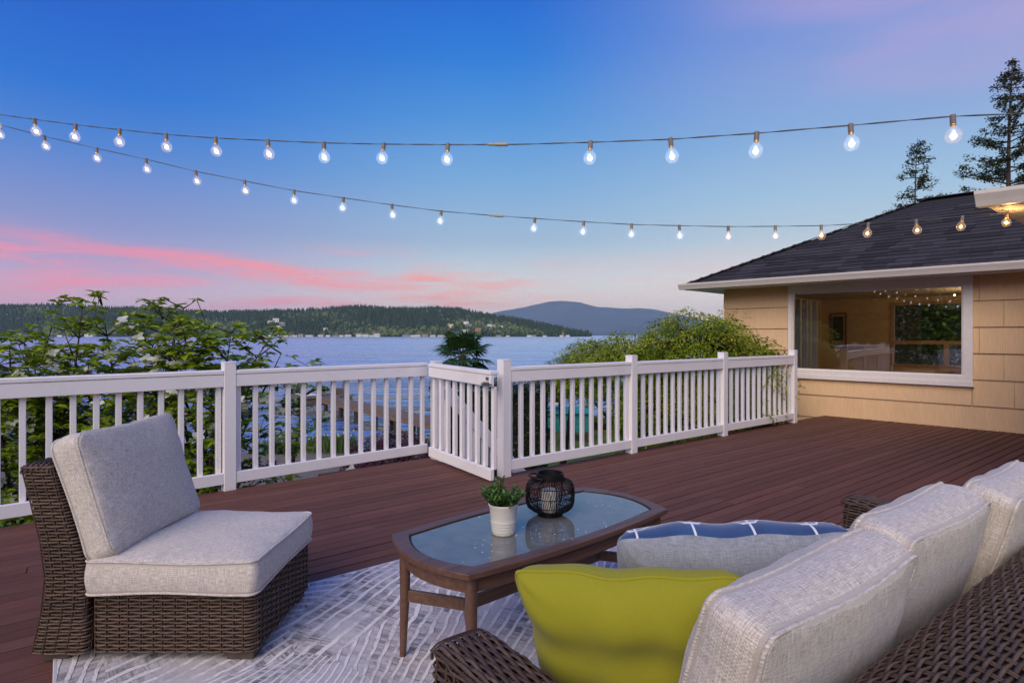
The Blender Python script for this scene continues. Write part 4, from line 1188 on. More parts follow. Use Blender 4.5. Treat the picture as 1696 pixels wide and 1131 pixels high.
m = MB(); hd = Vector((-.80,-.1,0)).normalized(); hp = Vector((.1,-.8,0)).normalized()
pts = [lc + hd*(.035+.052*math.sin(t)) + hp*(.056*math.cos(t)) + Z*(.156+.008*math.sin(t)) for t in np.linspace(0, math.pi, 22)]
m.tube(pts, .0038, 8); build(m, 'handle', black_metal, lant, smooth=True)
candle = MB(); candle.lathe(lc, [(.001,.0145),(.034,.0145),(.036,.019),(.036,.099),(.034,.103),(.026,.101),(.001,.099)], 32)
cd = empty('candle', lc+Z*.0145, 'white pillar candle standing inside the black wire lantern', 'candle')
build(candle, 'wax', waxm, cd, auto=50); m = MB(); m.tube([lc+Z*.099, lc+Z*.110], .0012, 6); build(m, 'wick', black_metal, cd)

# ------------------------------------------------------------------ sofa
SA = Vector((.805, .593, 0)).normalized(); SN = Vector((-.593, .805, 0)).normalized(); S0 = Vector((.4035, .908, 0))
def sf(a, n_, z=0.): return S0 + SA*a + SN*n_ + Z*z
sofa = empty('wicker_sofa', sf(.82, .3), 'large brown wicker sofa with oatmeal cushions, seen from behind at lower right', 'sofa')
AW = .075
for nm, ac in (('left', -.160), ('right', 1.815)):
    c_ = sf(ac, .22)
    woven_block(sofa, 'woven_arm', c_, SN, SA, lambda z: (0, 0, .450-max(0,(z-.45))*.3, AW), .05, .488, r=.022)
    woven_top(sofa, 'woven_arm_top', c_, SA, SN, AW-.001, .452, .489, crown=.014)
woven_block(sofa, 'woven_base', sf(.82, .22), SN, SA, lambda z: (0, 0, .430, .925), .05, .25, r=.02)
# back: strands run lengthwise over a rolled section
def sofa_back():
    m = MB(); core = MB(); sec = []
    # cross section (n, z): front face up, rolled top, sloping rear face
    raw = [(.11,.34),(.05,.48),(-.020,.580),(-.050,.604),(-.085,.615),(-.14,.622),(-.19,.617),(-.228,.600),(-.250,.56),(-.262,.53),(-.275,.40),(-.29,.25),(-.30,.06)]
    d = [0]; 
    for p, q in zip(raw[:-1], raw[1:]): d.append(d[-1]+math.hypot(q[0]-p[0], q[1]-p[1]))
    k_ = int(d[-1]/PIT); ss = np.linspace(0, d[-1], k_+1)
    nn_ = np.interp(ss, d, [p[0] for p in raw]); zz_ = np.interp(ss, d, [p[1] for p in raw])
    tn = np.gradient(nn_); tz = np.gradient(zz_)
    for i in range(k_+1):
        nr = (SN*(tz[i]) - Z*(tn[i])).normalized()
        a0, a1 = -.245, 1.89
        P = [sf(a, nn_[i], zz_[i]) for a in (a0, 0, 1, a1)]; strand(m, P, [nr]*4, i)
    a = -.24
    while a < 1.89:
        pts = [sf(a, x, z) for x, z in zip(nn_[::3], zz_[::3])]
        for dd in (-.004, .004): m.tube([p+SA*dd for p in pts], .0027, 4, tint=.15, cap=False)
        a += SPC
    poly = [sf(-.235, p[0]+(.006 if p[0] < -.15 else -.008), p[1]-.008) for p in raw]
    core.prism(poly, SA*2.11)
    build(m, 'woven_back', wick, sofa, smooth=True); build(core, 'liner', wcore, sofa)
sofa_back()
for a, n_ in ((-.17,-.2),(-.17,.62),(1.81,-.2),(1.81,.62)):
    m = MB(); m.bevbox(sf(a, n_, .026), (.09,.09,.05), (SA, SN, Z), b=.004); build(m, 'foot', footm, sofa)
for i, (a0, a1) in enumerate(((-.10,.515),(.520,1.13),(1.135,1.745))):
    cushion(sofa, 'seat_cushion', sf((a0+a1)/2, .31, .325), SA, SN, Z, a1-a0, .66, .12, puff=.03, seed=20+i)
# back cushions lean back towards the camera
lean = rad(16)
upc = (Z*math.cos(lean) - SN*math.sin(lean)).normalized(); fwc = (SN*math.cos(lean) + Z*math.sin(lean)).normalized()
for i, (a0, a1, zt, nb_) in enumerate(((.0,.612,.722,0.),(.650,1.225,.728,.030),(1.262,1.80,.728,-.018))):
    # back-top seam at (n=nb_, z=zt); centre is down and forward
    hgt = .40; th = .115
    pc_ = sf((a0+a1)/2, nb_, zt) - upc*hgt/2 + fwc*th/2
    cushion(sofa, 'back_cushion', pc_, SA, upc, fwc, a1-a0, hgt, th, puff=.055, r=.035, side=.018, seed=30+i, ear=.020)

# throw pillows ------------------------------------------------------
def pillow(root, c, ax, ay, az, W_, H_, T_, mf, mb_, nf, nb__, pip=None, seed=0, pipr=.0048, ear=.07):
    """ax width, ay height, az front normal"""
    c = Vector(c); R_ = np.random.default_rng(seed); ph = R_.uniform(0, 6, 10); G = 44
    def pt(u, v, sg):
        cx = 1 - ear*(1-v*v)**1.0*(.9+.2*math.sin(v*3+ph[0])) ; cy = 1 - ear*(1-u*u)*(.9+.25*math.sin(u*4+ph[1]))
        x = W_/2*u*cx; y = H_/2*v*cy
        cc = max(0., abs(u)+abs(v)-1.72)/.28; x *= 1-.055*cc*cc; y *= 1-.055*cc*cc
        e = max(0, (1-u**4)*(1-v**4)); t = T_/2*(e**.55)
        r_ = math.hypot(abs(u)-1, abs(v)-1)
        wr = .007*math.exp(-r_*3.2)*math.sin(math.atan2(1.0001-abs(v), 1.0001-abs(u))*9+ph[2]+u)*min(1, e*6)
        wr += .003*math.sin(u*7+ph[3]+2*v)*math.sin(v*5+ph[4])*min(1, e*3)
        edge = .006*math.sin(u*9+ph[5])*(1-u*u) + .006*math.sin(v*8+ph[6])*(1-v*v)
        return c + ax*x + ay*y + az*(sg*(t+wr*.9) + edge)
    for sg, mt, nm in ((1, mf, nf), (-1, mb_, nb__)):
        m = MB(); vs = []; uv = []
        for j in range(G+1):
            for i in range(G+1):
                u = math.sin((-1+2*i/G)*math.pi/2); v = math.sin((-1+2*j/G)*math.pi/2)
                vs.append(pt(u, v, sg)); uv.append((u*W_/2, v*H_/2))
        fs = [(j*(G+1)+i, j*(G+1)+i+1, (j+1)*(G+1)+i+1, (j+1)*(G+1)+i) for j in range(G) for i in range(G)]
        if sg < 0: fs = [f[::-1] for f in fs]
        m.add(vs, fs, uv=uv); build(m, nm, mt, root, smooth=True)
    if pip:
        m = MB(); pts = []
        ts = [math.sin((-1+2*i/40)*math.pi/2) for i in range(40)]
        for t in ts: pts.append(pt(t, -1, 1))
        for t in ts: pts.append(pt(1, t, 1))
        for t in ts: pts.append(pt(-t, 1, 1))
        for t in ts: pts.append(pt(-1, -t, 1))
        m.tube(pts, pipr, 6, closed=True); m.uv = [(v[0], v[2]) for v in m.v]; build(m, 'piping', pip, root, smooth=True)
# lime pillow in the near corner of the sofa
pa = Vector((.003, 1.30, .672)); pb = Vector((.469, 1.15, .715))
pax = (pb-pa).normalized(); back = Vector((pax.y, -pax.x, 0)).normalized()      # towards the camera
pay = (Z*math.cos(rad(24)) + back*math.sin(rad(24))); pay = (pay - pax*pay.dot(pax)).normalized(); paz = pax.cross(pay).normalized()
lp_ = empty('lime_pillow', (.25, 1.2, .4), 'plump lime green throw pillow with piping in the near corner of the sofa', 'pillow')
WPl = (pb-pa).length+.012; HPl = .40
pillow(lp_, (pa+pb)/2 - pay*HPl/2 + Z*.006, pax, pay, paz, WPl, HPl, .17, limem, limem, 'front_panel', 'back_panel', limem, seed=3, ear=.075)
# blue and grey pillow
pat = bpy.data.materials.new('navy_trellis_print'); pat.use_nodes = True
def _pat():
    t = NT(pat.node_tree); b = t.n['Principled BSDF']; p = t.node('ShaderNodeTexCoord').outputs['UV']
    x, y, _ = t.sep(p)
    tri = t.math('PINGPONG', t.math('ADD', x, 1.0), .075)
    seg = t.math('MULTIPLY', t.math('MINIMUM', t.math('MAXIMUM', t.math('SUBTRACT', tri, .018), 0.), .040), 1.0)
    l1 = t.math('ABSOLUTE', t.math('SUBTRACT', t.math('PINGPONG', t.math('ADD', y, t.math('ADD', seg, .985)), .088), .044))
    m1 = t.mrange(l1, .0042, .0030)
    l2 = t.math('ABSOLUTE', t.math('SUBTRACT', t.math('PINGPONG', t.math('ADD', x, 1.0), .075), .0))
    gate_ = t.mrange(t.math('PINGPONG', t.math('ADD', y, 1.005), .088), .044, .043)
    m2 = t.math('MULTIPLY', t.mrange(l2, .0036, .0026), gate_)
    mm = t.math('MAXIMUM', m1, m2)
    n = t.noise(p, 260, 2); n2 = t.noise(p, 12, 3)
    blue = t.mix(t.mrange(n2, .3, .7), (.006,.030,.11,1), (.014,.070,.20,1))
    t.set(b.inputs['Base Color'], t.mix(mm, blue, (.72,.73,.75,1))); b.inputs['Roughness'].default_value = .75; b.inputs['Sheen Weight'].default_value = .5
    t.set(b.inputs['Normal'], t.bump(t.math('ADD', t.math('MULTIPLY', mm, .6), t.math('MULTIPLY', n, .4)), .4, .003))
_pat()
pa = Vector((.287, 1.47, .69)); pb = Vector((.845, 1.45, .712))
pax = (pb-pa).normalized(); back = Vector((pax.y, -pax.x, 0)).normalized()
pay = (Z*math.cos(rad(38)) + back*math.sin(rad(38))); pay = (pay - pax*pay.dot(pax)).normalized(); paz = pax.cross(pay).normalized()
bp_ = empty('blue_pillow', (.55, 1.5, .4), 'blue trellis print pillow with a grey back, behind the lime pillow on the sofa', 'pillow')
pillow(bp_, (pa+pb)/2 - pay*.44/2, pax, pay, paz, (pb-pa).length+.05, .44, .19, greyf, pat, 'grey_panel', 'print_panel', None, seed=8, ear=.06)

# ------------------------------------------------------------------ string lights
GL = {'white': bulb_glass('bulb_glass_white', (.80,.90,1.), .16), 'cream': bulb_glass('bulb_glass_cream', (1.,.80,.62), .13), 'amber': bulb_glass('bulb_glass_amber', (1.,.50,.12), .14)}
FI = {'white': emis('filament_white', (.88,.95,1.), 4), 'cream': emis('filament_cream', (1.,.78,.55), 4), 'amber': emis('filament_amber', (1.,.62,.20), 4)}
sock_m = mat('socket_plastic', (.20,.17,.16), .5); cap_brass = mat('brass_collar', (.55,.30,.06), .35, metallic=.6); wire_m = mat('cable_rubber', (.10,.105,.11), .5)
mbx = MB(); mbx.lathe((0,0,0), [(.0105,-.031),(.0115,-.0365),(.0165,-.0425),(.0225,-.0505),(.0252,-.0605),(.0252,-.0655),(.0230,-.0755),(.0175,-.0840),(.0095,-.0893),(.0005,-.0910)], 20, cap=False)
GM = {}
for k_, mt in GL.items(): me = mbx.mesh('bulb', smooth=True); me.materials.append(mt); GM[k_] = me
mbx = MB(); mbx.lathe((0,0,0), [(.001,-.054),(.0060,-.057),(.0100,-.063),(.0100,-.068),(.0058,-.074),(.001,-.076)], 12)
FM = {}
for k_, mt in FI.items(): me = mbx.mesh('filament', smooth=True); me.materials.append(mt); FM[k_] = me
mbx = MB(); mbx.lathe((0,0,0), [(.0080,.006),(.0090,.003),(.0092,-.022),(.0085,-.025)], 14); SM_ = mbx.mesh('socket', smooth=False); SM_.materials.append(sock_m)
mbx = MB(); mbx.lathe((0,0,0), [(.0088,-.025),(.0095,-.028),(.0095,-.0315),(.0088,-.033)], 14); BM_ = mbx.mesh('collar'); BM_.materials.append(cap_brass)
def light_string(name, path, bulbs, label, extras, rs_):
    rr_ = random.Random(rs_)
    root = empty(name, path[0], label, 'string lights')
    m = MB(); P = [Vector(p) for p in path]
    # denser path + two twisted cores
    dense = []
    for a, b in zip(P[:-1], P[1:]):
        for q in range(6): dense.append(a.lerp(b, q/6))
    dense.append(P[-1])
    for ph in (0, math.pi):
        m.tube([p + Vector((0, math.cos(i*.55+ph), math.sin(i*.55+ph)))*.0016 for i, p in enumerate(dense)], .0015, 5)
    build(m, 'cable', wire_m, root, smooth=True)
    for (p, kind) in bulbs:
        tilt = Matrix.Rotation(rr_.uniform(-.13,.13), 4, 'Y') @ Matrix.Rotation(rr_.uniform(-.1,.1), 4, 'X') @ Matrix.Rotation(rr_.uniform(0, 6), 4, 'Z')
        M = Matrix.Translation(Vector(p)+Z*.0) @ tilt
        bo = inst('bulb', GM[kind], M, root)
        for nm, me in (('socket', SM_), ('collar', BM_), ('filament', FM[kind])):
            c_ = bpy.data.objects.new(nm, me); COL.objects.link(c_); c_.parent = bo
    for p, d in extras:
        m = MB(); m.bevbox(p, (.062, .016, .013), (d, d.cross(Z).normalized(), Z), b=.004)
        m.bevbox(Vector(p)-d*.045, (.03, .012, .010), (d, d.cross(Z).normalized(), Z), b=.003)
        build(m, 'connector', mat('plug_plastic', (.42,.36,.20), .5), root)
# string 1: nearer, slung from the near eave away to the left
def s1(t):
    Z0 = 1.95; Y = Z0*(1+.0448*t); X = Z0*(730-144.1*t)/961
    return X, Y
yw1 = [(-2,178),(0,193),(1,208),(2,221),(3,231),(4,236),(5,239.5),(6,240),(7,239),(8,237),(9,233),(10,229),(11,223),(12,215),(13,207),(14,198),(15,189),(16,179),(17,168)]
def w1(t):
    X, Y = s1(t); y = np.interp(t, [a for a, _ in yw1], [b for _, b in yw1]); return Vector((X, Y, 1.2+(555-y)/961*Y))
path1 = [w1(t) for t in np.arange(-2, 17.01, .5)]
k1 = {0:'cream',1:'white',2:'white',3:'white',4:'white',6:'white',7:'white',8:'white',9:'cream',10:'cream',11:'cream',12:'cream',13:'cream',14:'cream',15:'cream'}
light_string('string_lights', path1, [(w1(t), k) for t, k in k1.items()], 'nearer upper string of clear globe bulbs hanging across the sky', [(w1(5.22), (w1(5.0)-w1(5.4)).normalized())], 1)
# string 2: farther, level with the house eave
X2 = [1668,1594,1517,1438,1360,1284,1206,1125,1046,967,886,808,731,649,569,487,405,324,242,160,73,0,-80,-160]
Y2 = [352,359,365,370,374,375,375.5,374,372,367.5,362,356.5,350,339.5,328,316,300,284,264,246,226,207,186,165]
Y2D = 3.72
def w2(px, py): return Vector(((px-848)/961*Y2D, Y2D - .0*px, 1.2+(555-py)/961*Y2D))
P2_ = [w2(a, b) for a, b in zip(X2, Y2)]
k2 = []
for i, (a, b) in enumerate(zip(X2, Y2)):
    if a in (808, -160): continue
    k2.append((w2(a, b), 'amber' if a >= 1360 else ('cream' if a >= 1206 or a <= 405 else 'white')))
light_string('string_lights', [P2_[0]+Vector((.03,0,.03))]+P2_, k2, 'farther lower string of globe bulbs running to the house eave', [(w2(826, 358), Vector((1,0,-.06)).normalized())], 5)
hk = empty('eave_hook', P2_[0]+Z*.03, 'small hook under the pale eave corner holding the light string', 'hook')
m = MB(); p = P2_[0]+Vector((.03,0,.0)); m.tube([p+Z*.085, p+Z*.02, p+Vector((.012,0,.005)), p+Vector((.02,0,.02))], .004, 8); m.box(p+Z*.085, (.03,.03,.006)); build(m, 'hook_wire', cap_brass, hk)
point(P2_[0]+Vector((.0,-.02,-.07)), 1.6, (1., .55, .18), .025)

# ------------------------------------------------------------------ vegetation
barkm = mat('bark', (.07,.052,.040), .9, var=.4, bump=.5, bscale=60)
def rv(r_): 
    v = Vector((r_.gauss(0,1), r_.gauss(0,1), r_.gauss(0,1))); return v.normalized()

# flowering dogwood beyond the left railing
def dogwood():
    r_ = random.Random(21)
    root = empty('dogwood_shrub', (-4.1, 6.3, -1.65), 'leafy dogwood with white bracts growing behind the left railing', 'shrub')
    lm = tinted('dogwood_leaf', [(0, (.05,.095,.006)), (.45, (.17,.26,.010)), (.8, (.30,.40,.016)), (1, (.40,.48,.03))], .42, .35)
    bm = tinted('dogwood_bract', [(0, (.42,.45,.38)), (1, (.68,.70,.62))], .5, .3)
    Yc = 6.3
    tp = [(-60,560),(0,556),(30,536),(50,566),(75,604),(100,562),(140,512),(152,496),(185,503),(210,498),(235,498),(258,520),(285,540),(325,525),(350,560),(372,530),(395,545),(425,550),(450,570),(480,605),(497,650)]
    def topz(x): 
        px = 848 + 961*x/Yc; y = np.interp(px, [a for a, _ in tp], [b for _, b in tp]); return 1.2 + (555-y)/961*Yc
    br = MB(); tips = []
    base = Vector((-4.1, 6.4, -1.6))
    nst = 20
    for i in range(nst):
        x = -6.3 + 3.95*(i+.5)/nst + r_.uniform(-.1,.1); y = r_.uniform(5.75, 7.1); zt = topz(x)-r_.uniform(.03,.22)
        b0 = base + Vector((r_.uniform(-1.3,1.3), r_.uniform(-.4,.4), 0)); b0.x = b0.x*.6 + x*.4
        end = Vector((x, y, zt)); pts = []
        for q in range(9):
            t = q/8; p = b0.lerp(end, t); p += Vector((math.sin(t*3+i)*.12, math.cos(t*4+i)*.1, .25*math.sin(t*math.pi)))*(1-t*.4); pts.append(p)
        br.tube(pts, [.028*(1-q/9.5) for q in range(9)], 6)
        for q in range(2, 9):
            for s_ in range(3 if q < 8 else 2):
                a = r_.uniform(0, 6.283); L = r_.uniform(.25, .62)*(1.15 if q < 6 else .7); p0 = pts[q]
                d = Vector((math.cos(a), math.sin(a), r_.uniform(.1, .75))).normalized(); p1 = p0 + d*L*.55 + Z*.02; p2 = p0 + d*L + Z*.06
                if p2.z > topz(p2.x) + .02: p2.z = topz(p2.x)-r_.uniform(0,.06)
                # keep the twigs off the railing
                npl = (p2-LP).dot(Vector((-LD.y, LD.x, 0)))
                if npl < .22: p2 += Vector((-LD.y, LD.x, 0))*(.25-npl)
                br.tube([p0, p1, p2], [.009, .006, .003], 4); tips.append((p2, d)); tips.append((p1, d)); tips.append((p1.lerp(p2, .5)+Z*.03, d))
                for w_ in range(2):
                    a2 = r_.uniform(0, 6.283); d2 = (d*.7+Vector((math.cos(a2), math.sin(a2), r_.uniform(0,.5)))).normalized(); p3 = p1 + d2*r_.uniform(.12,.28)
                    if p3.z < topz(p3.x)+.02: br.tube([p1, p3], [.004,.002], 3); tips.append((p3, d2))
    # denser lower fill
    for i in range(1300):
        x = r_.uniform(-6.4, -2.75); lim = topz(x)
        z = r_.uniform(-1.3, .75); y = r_.uniform(5.3, 6.6)
        px_ = Vector((x, y, 0)); npl = (px_-LP).dot(Vector((-LD.y, LD.x, 0)))
        if npl < .3 or z > lim-.15: continue
        tips.append((Vector((x, y, z)), rv(r_)))
    for i in range(1050):
        x = r_.uniform(-6.4, -2.5); lim = topz(x); z = lim - .12 - abs(r_.gauss(0, .42)); y = r_.uniform(5.7, 7.0)
        if (math.sin(x*7.3)+math.sin(x*3.1+z*5)+math.sin(z*9+y*4)) < -.1+ .9*(z > lim-.45): continue
        tips.append((Vector((x, y, z)), rv(r_)))
    leaves = []; bracts = []
    for (p, d) in tips:
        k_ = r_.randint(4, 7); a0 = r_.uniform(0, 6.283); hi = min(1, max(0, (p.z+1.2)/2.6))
        ws = r_.random() < .08 and p.z < topz(p.x) - .22
        for j in range(k_):
            a = a0 + j*6.283/k_ + r_.uniform(-.3,.3); dd = Vector((math.cos(a), math.sin(a), r_.uniform(-.25,.45))).normalized()
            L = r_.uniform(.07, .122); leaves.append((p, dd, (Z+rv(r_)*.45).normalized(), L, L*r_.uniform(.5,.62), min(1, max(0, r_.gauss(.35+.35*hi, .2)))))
        if ws:
            for j in range(4):
                a = a0 + j*math.pi/2 + .3; dd = Vector((math.cos(a), math.sin(a)*.5, math.sin(a)*.7)).normalized(); bracts.append((p+Z*.03, dd, (Z+Vector((r_.uniform(-.5,.5), -1.1, 0))).normalized(), r_.uniform(.065,.09), .06, r_.random()))
    leaves.sort(key=lambda l: l[0].length - .8*l[0].z)
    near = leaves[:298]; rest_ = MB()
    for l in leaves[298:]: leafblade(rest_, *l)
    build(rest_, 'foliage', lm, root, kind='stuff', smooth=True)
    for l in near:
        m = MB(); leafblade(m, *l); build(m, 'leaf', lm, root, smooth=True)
    m = MB()
    for l in bracts: leafblade(m, *l, fold=.05, droop=.1)
    build(m, 'white_bract', bm, root, kind='stuff', smooth=True)
    build(br, 'branches', barkm, root, smooth=True, kind='stuff')
dogwood()

def leaf_mass(m, pts, size, r_, tlo=0, thi=1, droop=.3, updir=None, tintfn=None):
    for p in pts:
        d = rv(r_); d.z = d.z*.4 - droop; nrm = (Z+rv(r_)*.7)
        s_ = size*r_.uniform(.7,1.3); d.normalize(); sd = d.cross(nrm).normalized()
        t = tintfn(p) if tintfn else r_.uniform(tlo, thi)
        m.add([p, p+d*s_*.5-sd*s_*.28, p+d*s_, p+d*s_*.5+sd*s_*.28], [(0,1,2,3)], min(1, max(0, t+r_.gauss(0,.12))))

# green japanese maple behind the right railing: tiered weeping sprays
def maple(name, c, rx, ry, zb, zt, n_sprays, mat_, label, cat, seed, lobes, leaf=.045, per=26, group=None, railclip=True):
    r_ = random.Random(seed)
    root = empty(name, (c[0], c[1], ground_z(c[0], c[1])), label, cat, group)
    br = MB(); lf = MB(); gz_ = ground_z(c[0], c[1])
    for (lx, ly, lz, lrx, lry, lrz) in lobes:
        q0 = Vector((c[0], c[1], gz_)); q1 = Vector((lx, ly, lz))
        pts = [q0.lerp(q1, t) + Vector((math.sin(t*4+lx)*.08, math.cos(t*3)*.08, .15*math.sin(t*3.14))) for t in np.linspace(0, 1, 6)]
        br.tube(pts, [.055, .045, .036, .03, .022, .012], 6)
        k_ = int(n_sprays*lrx*lrz)
        for i in range(k_):
            a = r_.uniform(0, 6.283); el = math.asin(r_.uniform(-.55, 1)); rr_ = r_.uniform(.55, 1.0)**.5
            bump_ = 1 + .13*math.sin(a*5+lx*3) + .10*math.sin(el*7+a*3)
            tip = Vector((lx + lrx*math.cos(a)*math.cos(el)*rr_*bump_, ly + lry*math.sin(a)*math.cos(el)*rr_*bump_, lz + lrz*math.sin(el)*rr_*bump_))
            if railclip:
                nn__ = tip.dot(N)
                if nn__ < NF+.15: continue
            if tip.z < gz_+.1: continue
            out = (tip - Vector((lx, ly, lz-.3*lrz))); out.normalize()
            if r_.random() < .35: br.tube([Vector((lx, ly, lz)).lerp(tip, .35), Vector((lx, ly, lz)).lerp(tip, .75)+Z*.03, tip], [.010,.006,.002], 3)
            oh = Vector((out.x, out.y, 0)); oh = oh.normalized() if oh.length > .05 else Vector((1,0,0)); sd = Vector((-oh.y, oh.x, 0))
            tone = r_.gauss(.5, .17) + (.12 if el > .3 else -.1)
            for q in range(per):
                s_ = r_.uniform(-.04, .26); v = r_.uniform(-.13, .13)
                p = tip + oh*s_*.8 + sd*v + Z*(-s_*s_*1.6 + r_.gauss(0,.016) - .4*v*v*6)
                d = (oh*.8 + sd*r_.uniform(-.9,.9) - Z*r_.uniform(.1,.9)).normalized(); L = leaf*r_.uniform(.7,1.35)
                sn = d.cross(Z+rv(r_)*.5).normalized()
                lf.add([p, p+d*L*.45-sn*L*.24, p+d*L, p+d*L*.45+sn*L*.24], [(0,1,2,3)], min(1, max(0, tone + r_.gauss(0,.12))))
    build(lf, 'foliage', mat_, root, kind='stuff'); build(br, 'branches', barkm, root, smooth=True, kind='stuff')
    return root
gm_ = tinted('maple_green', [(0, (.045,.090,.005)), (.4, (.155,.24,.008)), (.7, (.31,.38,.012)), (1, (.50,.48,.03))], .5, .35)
maple('japanese_maple', (2.5, 9.0), 1.5, 1.3, 0, 1.5, 1500, gm_, 'rounded green japanese maple spilling behind the right railing beside the house', 'tree', 31,
      [(2.75, 8.6, .80, .90, .8, .74), (1.80, 8.9, .66, .85, .8, .56), (2.65, 8.5, .0, 1.2, .9, .7), (3.35, 8.25, .45, .55, .6, .62), (1.15, 9.2, .40, .42, .5, .36), (2.85, 8.6, -.8, 1.25, .9, .6)])
maple('round_bush', (.85, 11.0), .4, .4, 0, 1, 1300, gm_, 'small dense green bush against the lake left of the maple', 'bush', 33,
      [(.95, 10.6, .40, .42, .42, .36), (1.35, 10.9, .70, .38, .4, .42), (1.05, 10.7, .25, .5, .5, .25)], leaf=.04)
rm_ = tinted('maple_red', [(0, (.030,.010,.014)), (.6, (.075,.020,.026)), (1, (.16,.055,.05))], .6, .25)
maple('red_maple', (-2.65, 13.2), 1, 1, 0, 0, 1000, rm_, 'low mounded dark red laceleaf maple beside the pebble beach', 'shrub', 35,
      [(-2.65, 13.2, -1.85, 1.05, .9, .85), (-3.35, 13.0, -2.1, .6, .7, .42)], leaf=.05, per=30, railclip=False)
# dark hedge just outside the right railing
def hedge(name, p0, p1, wd, ht, label, seed, dens, size, mt, z0=None, stuff=False):
    r_ = random.Random(seed); p0 = Vector(p0); p1 = Vector(p1); L = (p1-p0).length; X = (p1-p0).normalized(); Y = Vector((-X.y, X.x, 0))
    zz = ground_z(p0.x, p0.y) if z0 is None else z0
    root = empty(name, (p0+p1)/2+Z*zz, label, 'hedge')
    m = MB(); k_ = int(L*ht*dens)
    for i in range(k_):
        a = r_.uniform(-.05, L+.05); b = r_.choice((-1,1))*wd/2*r_.uniform(.75,1.08); h_ = r_.uniform(0, 1)
        if r_.random() < .3: b = r_.uniform(-wd/2, wd/2); h_ = 1+r_.gauss(0,.02)
        b += .06*math.sin(a*5+h_*4)
        p = p0 + X*a + Y*b + Z*(zz + ht*h_ + .05*math.sin(a*4)); 
        leaf_mass(m, [p], size, r_, .1, .9)
    build(m, 'foliage', mt, root, kind='stuff')
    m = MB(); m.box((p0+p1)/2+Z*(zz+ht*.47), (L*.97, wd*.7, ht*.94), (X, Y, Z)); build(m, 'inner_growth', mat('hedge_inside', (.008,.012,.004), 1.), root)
hg = tinted('hedge_leaf', [(0, (.008,.018,.006)), (.6, (.022,.045,.010)), (1, (.055,.09,.02))], .45, .1)
hedge('clipped_hedge', (-1.15, 9.3, 0), (.55, 9.0, 0), .8, 2.24, 'tall dark clipped hedge behind the gate and stairs', 3, 2600, .055, hg)
hedge('clipped_hedge', (3.2, 14.5, 0), (9.5, 13.0, 0), 1., 1.5, 'green hedge at the far side of the lawn beyond the maple', 5, 500, .09, tinted('hedge_leaf_light', [(0, (.02,.04,.008)), (1, (.10,.15,.02))], .5, .2))

hedge('clipped_hedge', (.1, 18.0, 0), (4.4, 17.6, 0), .9, 1.45, 'lighter green hedge closing the lawn behind the teal shed', 15, 700, .09, tinted('hedge_leaf_mid', [(0, (.025,.05,.008)), (1, (.12,.19,.02))], .5, .2))
# low planting under the railings
def low_plants(name, pts, label, seed, mt, h=.3, size=.05, n_=60):
    r_ = random.Random(seed); m = MB()
    for (x, y, zz, s) in pts:
        for i in range(n_):
            a = r_.uniform(0, 6.283); rr_ = s*math.sqrt(r_.random()); p = Vector((x+rr_*math.cos(a), y+rr_*math.sin(a), zz + h*r_.random()*(1.1-rr_/s)))
            leaf_mass(m, [p], size, r_, .1, 1)
    return build(m, name, mt, kind='stuff', label=label)
pl_ = []
r9 = random.Random(77)
for i in range(60):
    u_ = 3.2 + 5.2*i/60; p = fl(u_, NF+.32+r9.uniform(0,.7)); pl_.append((p.x, p.y, -1.05 + r9.uniform(0,.48), .28))
low_plants('ground_cover', pl_, 'mixed green ground cover growing up to the deck edge', 5, tinted('cover_leaf', [(0, (.02,.035,.006)), (.6, (.06,.085,.012)), (1, (.14,.17,.02))], .5, .25), n_=190)
pl_ = []
for i in range(50):
    t = -3.4 + 5.0*i/50; p = LP + LD*t + Vector((-LD.y, LD.x, 0))*r9.uniform(.25,.9); pl_.append((p.x, p.y, -1.2 + r9.uniform(0,.75), .28))
low_plants('ground_cover', pl_, 'dark green leaves below the left railing', 6, hg, n_=150)

# thin twigs poking through the right railing
tw = empty('vine_twigs', fl(5.8, NF+.2, -.5), 'thin leafy twigs poking through the right railing balusters', 'vine')
m = MB(); m2 = MB(); r_ = random.Random(12)
for i in range(16):
    u_ = r_.uniform(5.6, 7.8); p = fl(u_, NF+.45, r_.uniform(-.2,.5)); d = (-N*.8 + U*r_.uniform(-.6,.6) + Z*r_.uniform(-.2,.5)).normalized(); L = r_.uniform(.25,.5)
    pts = [p + d*L*t - Z*.08*t*t for t in (0,.33,.66,1)]; m.tube(pts, [.003,.0025,.002,.001], 4)
    for q in range(9): leaf_mass(m2, [pts[0].lerp(pts[3], r_.uniform(.3,1))], .045, r_, .5, 1)
build(m, 'twig', barkm, tw); build(m2, 'foliage', gm_, tw, kind='stuff')

